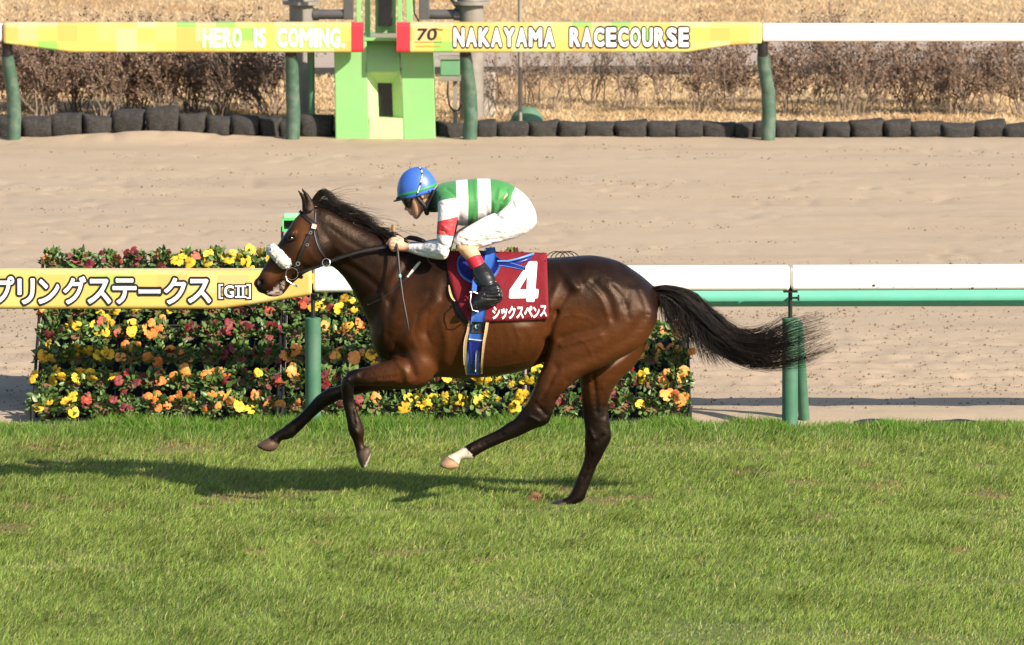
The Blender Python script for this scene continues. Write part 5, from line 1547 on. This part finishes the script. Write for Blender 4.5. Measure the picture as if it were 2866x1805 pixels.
# helmet: shell with peak, green band, strap
hc = W3(1168, 535, YH); ax = Vector((112, 0, 33)).normalized(); upv = Vector((-.285, 0, .958)).normalized()
m_helm = plain('blue_helmet_silk', (.045, .13, .50), .38, var=.08, scale=9, bmp=.08, bdist=.01)
m_hband = plain('green_helmet_band', (.025, .27, .075), .45, var=.05, bmp=0)
hm = empty('helmet', hc - Vector(jock.location), None, None); hm.parent = jock
def shell(a0, a1, f, nth, nph):
    """part of the helmet dome between heights a0..a1 (0 brim .. 1 crown)"""
    V = []; F = []
    for i in range(nth+1):
        h_ = a0 + (a1-a0)*i/nth
        th = h_*math.pi/2
        for k in range(nph):
            ph = 2*math.pi*k/nph
            p = hc + ax*(.119*f*math.cos(th)**.92*math.cos(ph)) + Vector((0, 1, 0))*(.096*f*math.cos(th)**.92*math.sin(ph)) + upv*(.140*f*math.sin(th)**1.0) + ax*(.012*math.sin(th))
            V.append(p)
    for i in range(nth):
        for k in range(nph): F.append((i*nph+k, i*nph+(k+1) % nph, (i+1)*nph+(k+1) % nph, (i+1)*nph+k))
    return V, F
def hbuild(name, V, F, mat, th=None):
    o = build(name, np.array([tuple(v) for v in V]), F, mat, hm, True)
    if th: m = o.modifiers.new('s', 'SOLIDIFY'); m.thickness = th; m.offset = -1
    return o
V, F = shell(-.10, .985, 1.0, 20, 40); F.append(tuple(range(20*40, 21*40))); hbuild('shell', V, F, m_helm, .006)
V, F = shell(.0, .075, 1.012, 3, 40); hbuild('band', V, F, m_hband, .003)
V = []; F = []
for i, ph in enumerate(np.linspace(R(118), R(242), 15)):
    e0 = hc + ax*(.118*math.cos(ph)) + Vector((0, .095*math.sin(ph), 0)) + upv*(-.014)
    o_ = ax*(.032*math.cos(ph)*max(0, -math.cos(ph))**.4) + upv*-.006 if math.cos(ph) < 0 else Vector()
    V += [e0, e0+o_]
for i in range(14): F.append((2*i, 2*i+2, 2*i+3, 2*i+1))
hbuild('peak', V, F, m_black, .006)
# strap over the dome with printed blocks
SV = []
for i, h_ in enumerate(np.linspace(-.05, .80, 22)):
    th = h_*math.pi/2
    for d in (-.006, .006):
        ph = R(-88 + 66*h_)
        p = hc + ax*(.121*math.cos(th)**.92*math.cos(ph)+d+.012*math.sin(th)) + Vector((0, .0985*math.cos(th)**.92*math.sin(ph), 0)) + upv*(.142*math.sin(th))
        SV.append(p)
hbuild('goggle_strap', SV, [(2*i, 2*i+1, 2*i+3, 2*i+2) for i in range(21)], m_black, .002)
mb = MB()
for i0, i1, f0, f1 in ((1, 5, .2, .8), (7, 8, .15, .85), (8.4, 8.9, .15, .85), (9.3, 10, .2, .8), (10.4, 11.2, .15, .85), (11.7, 12.2, .3, .85), (13.6, 16, .2, .8), (18, 18.6, .2, .8), (19, 19.6, .2, .8)):
    def sp(i, f):
        k = int(min(20, i)); t_ = i-k
        a_ = SV[2*k].lerp(SV[2*k+2], t_); c_ = SV[2*k+1].lerp(SV[2*k+3], t_)
        p = a_.lerp(c_, f); return p + (p-hc).normalized()*.0022
    mb.add([sp(i0, f0), sp(i0, f1), sp(i1, f1), sp(i1, f0)], [(0, 1, 2, 3)])
mb.build('strap_print', m_wht, hm)
# goggles, harness and collar
F_ = jfield(1105, 525, 1190, 600, .0042, .11)
F_.group(jl([(1119,552,1170,545,.074,0),(1123,560,1166,556,.075,0),(1127,568,1162,565,.073,0),(1133,576,1154,575,.062,0)], 5, .2), .006)
V, Q = F_.mesh(2); build('goggles', V, Q, plain('black_goggles', (.006, .006, .007), .15, var=.1, bmp=0, spec=.6), jock, True)
m_har = plain('black_harness', (.012, .012, .013), .6, var=.3, scale=60, bmp=.3)
mb = MB()
for sy in (-1, 1):
    y_ = YH+sy*.070
    mb.tube(catmull([tuple(W3(1166, 550, y_)), tuple(W3(1178, 564, y_)), tuple(W3(1189, 577, y_)), tuple(W3(1193, 596, YH+sy*.05))], 3), .012, 8)
    mb.tube(catmull([tuple(W3(1215, 532, y_)), tuple(W3(1208, 554, y_)), tuple(W3(1198, 572, y_)), tuple(W3(1194, 582, y_))], 3), .011, 8)
    mb.tube([W3(1192, 575, YH+sy*.066), W3(1194, 588, YH+sy*.062), W3(1195, 599, YH+sy*.045)], [.016, .017, .013], 8)
    mb.tube([W3(1112, 556, YH+sy*.02), W3(1140, 552, YH+sy*.066), W3(1170, 545, YH+sy*.078), W3(1200, 534, YH+sy*.07)], .011, 8)
mb.build('harness', m_har, hm, True)
F_ = jfield(1185, 500, 1245, 612, .005, .13); F_.group(jl([(1203,526,1206,594,.060,0),(1214,522,1218,594,.075,0),(1222,520,1226,593,.088,0)]), .01)
V, Q = F_.mesh(2); build('collar', V, Q, plain('dark_green_collar', (.010, .045, .022), .6, bmp=.1), jock, True)
# ------------------------------------------------------------------ flower racks with potted pansies
m_frame = plain('black_rack_plastic', (.0045, .0045, .005), .6, var=.25, scale=30, bmp=.08)
m_pot = plain('black_pot', (.035, .033, .030), .5, var=.3, scale=20, bmp=.08, dirt=((.14, .115, .085), 12.0, .5))
m_soil = plain('potting_soil', (.20, .105, .05), .95, var=.5, scale=90, bmp=.6)
m_leaf, t, b = nt('pansy_leaf')
oi = t.nodes.new('ShaderNodeObjectInfo'); n1 = noise(t, 35, 3, .6)
co = ramp(t, n1, [(.3, (.050, .100, .024)), (.55, (.095, .160, .038)), (.8, (.155, .220, .065))])
hs = N(t, 'ShaderNodeHueSaturation'); t.links.new(co, hs.inputs['Color'])
mr = N(t, 'ShaderNodeMapRange'); t.links.new(oi.outputs['Random'], mr.inputs[0]); mr.inputs[3].default_value = .75; mr.inputs[4].default_value = 1.25; t.links.new(mr.outputs[0], hs.inputs['Value'])
t.links.new(hs.outputs[0], b.inputs['Base Color']); b.inputs['Roughness'].default_value = .45
def petal(name, c1, c2, eye):
    m, t, b = nt(name)
    a = attr_col(t, 'rad'); oi = t.nodes.new('ShaderNodeObjectInfo')
    base = mix(t, ramp(t, oi.outputs['Random'], [(0, 0.0), (1, 1.0)]), c1, c2)
    co = mix(t, ramp(t, a.outputs['Fac'], [(.10, 1.0), (.34, 0.0)]), base, eye)
    t.links.new(co, b.inputs['Base Color']); b.inputs['Roughness'].default_value = .6
    b.inputs['Transmission Weight'].default_value = 0.0; b.inputs['Sheen Weight'].default_value = .2
    return m
P_MAT = {'y': petal('yellow_petal', (.66, .47, .012), (.68, .37, .010), (.45, .20, .01)), 'o': petal('orange_petal', (.62, .15, .022), (.66, .28, .055), (.55, .33, .04)),
         'd': petal('crimson_petal', (.085, .003, .007), (.20, .006, .010), (.02, .002, .004)), 'p': petal('salmon_petal', (.34, .030, .02), (.50, .09, .04), (.4, .2, .03))}
CN = {'y': 'yellow', 'o': 'orange', 'd': 'crimson', 'p': 'salmon', 'g': 'green'}

def flower_mesh(seed, mat):
    r = random.Random(seed); V = []; F = []; A = []
    for k, (ang, L, wd) in enumerate(((90, 1.0, .80), (35, .95, .75), (145, .95, .75), (-35, .95, .72), (215, .95, .72), (-90, .90, .85))):
        if k == 0 and r.random() < .3: continue
        a = R(ang + r.uniform(-10, 10)); L *= r.uniform(.85, 1.1); b0 = len(V); cu = r.uniform(-.25, .35)
        dx, dz = math.cos(a), math.sin(a)
        for (f, w_) in ((.05, .12), (.45, .85*wd*.62), (.80, wd*.62), (1.0, wd*.33)):
            for s_ in (-1, 0, 1):
                rip = r.uniform(-.10, .10)
                V.append((dx*f*L - dz*s_*w_, -(.10 - .035*k*.3) - cu*f*f*.5 + .22*abs(s_)*f + rip*f, dz*f*L + dx*s_*w_)); A.append(f)
        for i in range(3):
            for j in range(2): F.append((b0+i*3+j, b0+i*3+j+1, b0+i*3+j+4, b0+i*3+j+3))
    V = np.array(V)*.036
    return make_mesh('flower', V, F, mat, True, attrs={'rad': A})
FL = {c: [flower_mesh(100+i*7+ord(c), P_MAT[c]) for i in range(6)] for c in 'yodp'}
def leaf_mesh(seed):
    r = random.Random(seed); V = []; F = []
    for i in range(84):
        a = r.uniform(0, 2*math.pi); el = r.uniform(-.35, 1.35); rad = r.uniform(.55, 1.0)
        d = Vector((math.cos(a)*math.cos(el), math.sin(a)*math.cos(el), math.sin(el)))
        c = Vector((d.x*.088*rad, d.y*.088*rad, .010+d.z*.075*rad))
        L = r.uniform(.022, .040); wd = L*r.uniform(.32, .5)
        t_ = (d + Vector((r.gauss(0, .5), r.gauss(0, .5), r.gauss(0, .5)))).normalized(); s_ = t_.cross(Vector((r.gauss(0, 1), r.gauss(0, 1), r.gauss(.6, .6)))).normalized(); n_ = t_.cross(s_)
        b0 = len(V)
        V += [c-t_*L*.5, c-t_*L*.1+s_*wd+n_*.004, c+n_*-.003, c-t_*L*.1-s_*wd+n_*.004, c+t_*L*.35+s_*wd*.8+n_*.003, c+t_*L*.35-s_*wd*.8+n_*.003, c+t_*L*.75+n_*-.006]
        F += [(b0, b0+1, b0+2), (b0, b0+2, b0+3), (b0+1, b0+4, b0+2), (b0+3, b0+2, b0+5), (b0+4, b0+6, b0+2), (b0+5, b0+2, b0+6)]
    return make_mesh('foliage', [tuple(v) for v in V], F, m_leaf, True)
LM = [leaf_mesh(s_) for s_ in range(8)]
def pot_mesh():
    V = []; F = []; n = 16
    prof = [(.040, -.095), (.054, -.012), (.060, -.012), (.060, .004), (.055, .004), (.053, -.010)]
    for r_, z_ in prof:
        for k in range(n): V.append((r_*math.cos(2*math.pi*k/n), r_*math.sin(2*math.pi*k/n), z_))
    for i in range(len(prof)-1):
        for k in range(n): F.append((i*n+k, i*n+(k+1) % n, (i+1)*n+(k+1) % n, (i+1)*n+k))
    F.append(tuple(range(n))[::-1])
    pot = make_mesh('pot', V, F, m_pot, True)
    V = [(.0535*math.cos(2*math.pi*k/n), .0535*math.sin(2*math.pi*k/n), -.008) for k in range(n)] + [(0, 0, -.002)]
    return pot, make_mesh('soil', V, [(k, (k+1) % n, n) for k in range(n)], m_soil, True)
POT, SOIL = pot_mesh()

R_Z = [.085 + .131*i for i in range(7)]
def rack_y(z): return .20 + 1.66*(z-.05)
RK = [(84, 781, 9, ['oddddyyyy', 'yoyyypdod', 'oyyyydddp', 'dyyyodddd', 'yyyoooddd', 'yyydooodd', 'yyddoooyo'], 'left'),
      (784, 1470, 9, ['yyoyydyod', 'dyyyodyyo', 'pyyoyyody', 'doooyoyod', 'oooydoyyd', 'odddgdyyy', 'ogdgyyyyy'], 'middle'),
      (1474, 1936, 6, ['yodyyd', 'odyogd', 'yodgdp', 'doddoo', 'oydooo', 'yggdyo', 'ydddgo'], 'right')]
RN = ['top', 'second', 'third', 'fourth', 'fifth', 'sixth', 'bottom']
for (u0, u1, nc, gridc, side) in RK:
    xa, xb = X(u0, .2), X(u1, .2)
    rk = empty('flower_rack', ((xa+xb)/2, .3, 0), '%s black rack leaning back behind the rail, filled with pansy pots' % side, 'flower rack')
    nrow = 4 if side == 'right' else 7; zt_r = R_Z[nrow-1]+.01
    for x in (xa+.012, xb-.012):
        mb = MB(); mb.tube([(x, rack_y(.03)-.06, .03), (x, rack_y(zt_r)-.06, zt_r)], .010, 8); mb.tube([(x, rack_y(.03)-.06, -.02), (x, rack_y(.03)-.06, .12)], .013, 8); mb.build('upright', m_frame, rk, True)
    for i, z_ in enumerate(R_Z[:nrow]):
        zz = z_-.068
        mb = MB(); mb.tube([(xa+.02, rack_y(zz)-.035, zz), (xb-.02, rack_y(zz)-.035, zz)], .009, 6); mb.build('cross_bar', m_frame, rk, True)
    mb = MB(); V = []
    for x in (xa+.02, xb-.02):
        for zz in (.06, zt_r+.03):
            for d in (.10, .115): V.append((x, rack_y(zz)+d, zz-.035))
    mb.add(V, [(0, 2, 6, 4), (1, 5, 7, 3), (0, 1, 3, 2), (4, 6, 7, 5), (0, 4, 5, 1), (2, 3, 7, 6)]); mb.build('back_panel', m_frame, rk)
    for x in (xa+.05, xb-.05):
        mb = MB(); mb.tube([(x, rack_y(zt_r)+.12, zt_r-.03), (x, rack_y(zt_r)+.16, .02)], .013, 8); mb.build('rear_leg', m_frame, rk, True)
    for c in range(nc-1):
        x = xa + (xb-xa)*(c+1)/nc
        mb = MB(); mb.tube([(x, rack_y(.05)+.02, .05), (x, rack_y(zt_r)+.02, zt_r)], .003, 5); mb.build('divider', m_frame, rk, True)
    for r_i in range(7-nrow, 7):
        row = gridc[r_i]; z_ = R_Z[6-r_i]
        for c in range(nc):
            rr = random.Random(1000*r_i + 31*c + u0)
            k = row[c]
            x = xa + (xb-xa)*(c+.5)/nc + rr.uniform(-.006, .006)
            base = Vector((x, rack_y(z_), z_+.012))
            rn = RN[r_i-(7-nrow)] if r_i < 6 else 'bottom'
            lab = '%s pansy pot in the %s row of the %s rack, %s from its left' % (CN[k], rn, side, ord_[c])
            if k == 'g': lab = 'mostly leafy pansy pot in the %s row of the %s rack, %s from left' % (rn, side, ord_[c])
            pt = empty('potted_pansy', base, lab, 'potted plant', 'pansies in pots on the black racks')
            rot = Matrix.Rotation(R(34), 4, 'X')
            def put(nm, me, q=None, s=1.0):
                o = bpy.data.objects.new(nm, me); COL.objects.link(o); o.parent = pt
                M = rot.copy()
                if q is not None: M = q
                o.matrix_local = M @ Matrix.Scale(s, 4)
                return o
            put('pot', POT); put('soil', SOIL)
            o = put('foliage', LM[rr.randint(0, 7)], rot @ Matrix.Rotation(rr.uniform(0, 6.28), 4, 'Z'), rr.uniform(1.0, 1.32)); o['kind'] = 'stuff'
            nf = {'y': rr.randint(3, 7), 'o': rr.randint(2, 6), 'd': rr.randint(3, 7), 'p': rr.randint(2, 5), 'g': rr.choice((0, 1))}[k]
            for f in range(nf):
                kk = k if k != 'g' else rr.choice('yo')
                if rr.random() < .05: kk = rr.choice('yodp')
                a_, rad = rr.uniform(0, 6.28), .092*math.sqrt(rr.random())
                loc = rot @ Vector((rad*math.cos(a_)*1.05, rad*math.sin(a_)*.9 - .01, .085 + rr.uniform(-.025, .030) - rad*.4))
                q = Matrix.Translation(loc) @ Matrix.Rotation(rr.gauss(0, .5), 4, 'Z') @ Matrix.Rotation(rr.gauss(.0, .4)-.15, 4, 'X') @ Matrix.Rotation(rr.uniform(-.6, .6), 4, 'Y')
                put('flower', FL[kk][rr.randint(0, 5)], q, rr.uniform(.6, 1.3)*(.8 if kk in 'd' else 1.0))
# coil of thin wire and bent wires on the racks' top edge
wc = empty('wire_coil', tuple(W3(1566, 722, 1.5)), 'loose loops of thin dark wire standing above the right rack, seen over the horse back', 'wire')
for k in range(4):
    c = W3(1555+k*13, 726, 1.5); mb = MB()
    mb.tube([c+Vector((.062*math.cos(a)+.0*k, .02*math.sin(a*2+k), .052*math.sin(a))) for a in np.linspace(0, math.pi, 14)] + [c+Vector((-.05, .0, -.30-.02*k)), W3(1500+k*12, 1000, .75)], .0032, 5); mb.build('loop', m_frame, wc, True)
# ------------------------------------------------------------------ grass: blades, one mesh per kind
def blades(name, X_, Y_, Z0, H, Wd, lean, col, mat, label, cat=None, la=None):
    n = len(X_)
    a = rng.uniform(0, 2*np.pi, n)                                   # facing
    if la is None: la = rng.uniform(0, 2*np.pi, n)
    ca, sa = np.cos(a)*Wd/2, np.sin(a)*Wd/2*.5
    lx, ly = np.cos(la)*lean*H, np.sin(la)*lean*H
    V = np.zeros((n, 5, 3), dtype=np.float32)
    for k, (f, w_) in enumerate(((0, 1), (0, -1), (.55, .8), (.55, -.8), (1, 0))):
        V[:, k, 0] = X_ + ca*w_ + lx*f**2
        V[:, k, 1] = Y_ + sa*w_ + ly*f**2
        V[:, k, 2] = Z0 + H*(f - .35*lean*f**2)
    b0 = (np.arange(n)*5)[:, None]
    F = np.concatenate([b0+np.array([[0, 1, 3]]), b0+np.array([[0, 3, 2]]), b0+np.array([[2, 3, 4]])], 1).reshape(-1, 3)
    C = np.repeat(col, 5, axis=0)
    C = C.reshape(n, 5, 3)
    o = build(name, V.reshape(-1, 3), F, mat, None, False, cols=C.reshape(-1, 3))
    tag(o, label, cat, kind='stuff')
    return o
def blade_mat(name, rough, trans):
    m, t, b = nt(name)
    a = attr_col(t)
    t.links.new(a.outputs['Color'], b.inputs['Base Color']); b.inputs['Roughness'].default_value = rough; b.inputs['Specular IOR Level'].default_value = .3
    tr = t.nodes.new('ShaderNodeBsdfTranslucent'); t.links.new(a.outputs['Color'], tr.inputs['Color'])
    mx = t.nodes.new('ShaderNodeMixShader'); mx.inputs[0].default_value = trans
    out = t.nodes['Material Output']
    t.links.new(b.outputs[0], mx.inputs[1]); t.links.new(tr.outputs[0], mx.inputs[2]); t.links.new(mx.outputs[0], out.inputs['Surface'])
    return m
m_blade = blade_mat('grass_blade', .5, .3)
n = 420000
gx = rng.uniform(-4.6, 4.6, n); gy = -11.2 + 11.26*rng.random(n)
keep = np.abs(gx) < 3.6 + .03*(gy+11)+.4
gx, gy = gx[keep], gy[keep]; n = len(gx)
clump = fbm(gx*5+3, gy*5+1, 3, 51); patch = fbm(gx*1.1+9, gy*.5+2, 4, 52); fine = rng.random(n)
tuft = sstep(.52, .72, fbm(gx*5.0+13, gy*1.7+4, 3, 57))
hgt = (.020 + .034*clump + .020*fine)*(.8+.4*patch)*(1+.35*tuft)
mown = sstep(-1.15, -.55, gy + .22*(patch-.5))
hgt = hgt*(1-mown) + (.030 + .036*clump + .022*fine)*mown
worn = sstep(.60, .72, fbm(gx*.9+31, gy*1.6+12, 4, 55))
hgt *= 1-.45*worn*(1-mown)
scuff = sstep(.68, .76, fbm(gx*2.8+71, gy*2.4+23, 3, 58))*(1-mown)*sstep(-7.5, -6, gy)
hgt *= 1-.55*scuff
g1, g2, dry = np.array((.078, .132, .018)), np.array((.160, .220, .040)), np.array((.36, .30, .12))
lush = np.array((.105, .190, .026))
mixv = np.clip(.55 + .8*(patch-.5) + .7*(fine-.5), 0, 1)[:, None]
gc = g1*(1-mixv) + g2*mixv
gc = gc*(1-.18*tuft[:, None])*np.array((1.32, 1.30, 1.25))
gc = gc*(1-mown[:, None]) + (lush*(.75+.5*fine[:, None]))*mown[:, None]
dd = ((rng.random(n) < .10 + .14*worn + .12*sstep(-2.4, -.9, gy)*(1-mown)).astype(float)*.75)[:, None]
gc = gc*(1-dd) + dry*dd
hgt *= 1-.88*np.exp(-((gx-X(1572, -3.95))/.16)**2 - ((gy+4.05)/.16)**2)
sc2 = (scuff*(rng.random(n) < .6))[:, None]
gc = gc*(1-sc2) + np.array((.30, .165, .085))*sc2
lang = .35 + 2.0*(fbm(gx*3.1+5, gy*1.2+6, 3, 59)-.5) + rng.normal(0, .9, n)
gc = gc*(.62 + .85*rng.random(n)**1.3)[:, None]
blades('turf_grass', gx, gy, turf_z(gx, gy)-.004, hgt, np.where(mown > .5, .0052, .0052)*rng.uniform(.6, 1.35, n), rng.uniform(.35, 1.3, n)*(1-.5*mown), gc, m_blade, 'short mown green turf with a longer fringe along the rail', None, lang)
n = 26000                                                             # ragged fringe right under the rail
gx = rng.uniform(-4.6, 4.6, n); gy = rng.normal(-.14, .16, n).clip(-.6, .07)
cl = fbm(gx*3.2+11, gy*2, 3, 61); fine = rng.random(n)
hgt = (.015 + .115*cl*sstep(.25, .6, cl)*(1-.55*sstep(2.4, 3.0, gx)) + .035*fine*sstep(.3, .55, cl))
gc = np.array((.095, .20, .018))*(.6+.8*fine[:, None]); dd = (rng.random(n) < .12)[:, None]*.7; gc = gc*(1-dd)+dry*dd
blades('fringe_grass', gx, gy, np.full(n, -.01), hgt, .0055*rng.uniform(.7, 1.3, n), rng.uniform(.15, .8, n), gc, m_blade, 'long bright green grass fringe in front of the flower racks')

m_straw = blade_mat('straw_blade', .7, .2)
def straw(n, y0, y1, dens=None):
    x_ = rng.uniform(-7.4, 7.4, n); y_ = rng.uniform(y0, y1, n)
    return x_, y_
for nm, n, y0, y1, lab in (('dry_grass', 90000, 22.5, YB0-.05, 'dry straw coloured grass between sandbags and service road'), ('dry_grass', 70000, YB1+.1, 44, 'dry straw coloured grass beyond the service road')):
    x_ = rng.uniform(-7.6, 7.6, n); y_ = rng.uniform(y0, y1, n)
    pt_ = fbm(x_*.9, y_*.9, 4, 71); fi = rng.random(n); cl = fbm(x_*4, y_*4, 2, 72)
    z_ = (.05 + .07*(fbm(x_*.8, y_*.8, 3, 31)-.5)) if y0 < 25 else (.05 + .12*(fbm(x_*.4, y_*.4, 3, 33)-.5) + .012*(y_-YB1))
    c_ = np.array((.60, .44, .25))*(.55+.7*fi[:, None]); br_ = (np.clip((pt_-.45)*3, 0, 1)*.6)[:, None]
    c_ = c_*(1-br_) + np.array((.36, .21, .095))*br_
    h_ = (.03+.10*cl*pt_+.03*fi)*(1.0 if y0 < 25 else .8)
    blades(nm, x_, y_, z_-.02, h_, .010*rng.uniform(.6, 1.4, n), rng.uniform(.4, 1.2, n), c_, m_straw, lab)

# clods and hoof-thrown crumbs on the dirt
n = 9000
ncl = 330; kx = rng.uniform(-5, 5, ncl); ky = np.where(rng.random(ncl) < .55, np.array([1.9, 2.5, 3.1, 4.0, 4.6, 5.6, 6.6])[rng.integers(0, 7, ncl)] + rng.normal(0, .10, ncl), 5 + 16.5*rng.random(ncl)); kk_ = rng.integers(0, ncl, n)
cx = kx[kk_] + rng.normal(0, .30, n); cy = ky[kk_] + rng.normal(0, .10, n)
lo_ = rng.random(n) < .4; cx = np.where(lo_, rng.uniform(-5, 5, n), cx); cy = np.where(lo_, .7 + 7*rng.random(n)**1.2, cy).clip(.6, 21.6)
cs = .003 + .008*rng.random(n)**4 + .003*rng.random(n)
V = np.zeros((n, 6, 3)); 
for k, d in enumerate(((1, 0, 0), (-1, 0, 0), (0, 1, 0), (0, -1, 0), (0, 0, 1), (0, 0, -.6))):
    V[:, k] = np.stack([cx, cy, dirt_z(cx, cy)+cs*.3], 1) + np.array(d)*(cs*rng.uniform(.6, 1.4, n))[:, None]
b0 = (np.arange(n)*6)[:, None]
F = np.concatenate([b0+np.array([f]) for f in ((0, 2, 4), (2, 1, 4), (1, 3, 4), (3, 0, 4), (2, 0, 5), (1, 2, 5), (3, 1, 5), (0, 3, 5))], 1).reshape(-1, 3)
o = build('sand_crumbs', V.reshape(-1, 3), F, plain('shade_dark_sand', (.22, .155, .10), .95, var=.3), None, False); tag(o, 'small sand crumbs scattered over the raked dirt track', kind='stuff')  # crumbs coloured dark to stand in for shadows of clods and dents

# divot thrown up behind the white-footed hoof, worn brown patches
dv_ = empty('grass_divot', tuple(W3(1500, 1412, GY(1412))), 'small brown tuft of torn turf behind the white hind hoof', 'divot')
c = W3(1498, 1392, GY(1408))
V = []; F = []
for i in range(420):
    d = Vector((random.gauss(0, 1), random.gauss(0, 1), random.gauss(0, 1))).normalized(); p = c + Vector((d.x*.038, d.y*.03, d.z*.024))*random.uniform(.3, 1); q = p + (d+Vector((random.gauss(0, .5),)*3))*.016; s_ = d.cross(Vector((0, 1, .3))).normalized()*.0016
    b_ = len(V); V += [tuple(p-s_), tuple(p+s_), tuple(q)]; F.append((b_, b_+1, b_+2))
o = build('torn_blades', np.array(V), F, plain('torn_turf', (.26, .14, .07), .9, var=.4), dv_, False); o['kind'] = 'stuff'

# dark edging mat where turf meets dirt
em = MB(); prev = None
for i in range(60):
    x = 2.15 + i*.06; w_ = .03*math.sin(i*1.3)+.025*math.sin(i*.47)
    em.V += [(x, .07, -.03), (x, .08, .018+.020*math.sin(i*.9)*math.sin(i*.23)), (x, .14+w_*.6, .022+.016*math.sin(i*.7)), (x, .24+w_*.6, -.014)]
for i in range(59):
    for k in range(3): em.F.append((i*4+k, (i+1)*4+k, (i+1)*4+k+1, i*4+k+1))
o = em.build('edging_mat', m_rubber, None, True); tag(o, kind='structure')
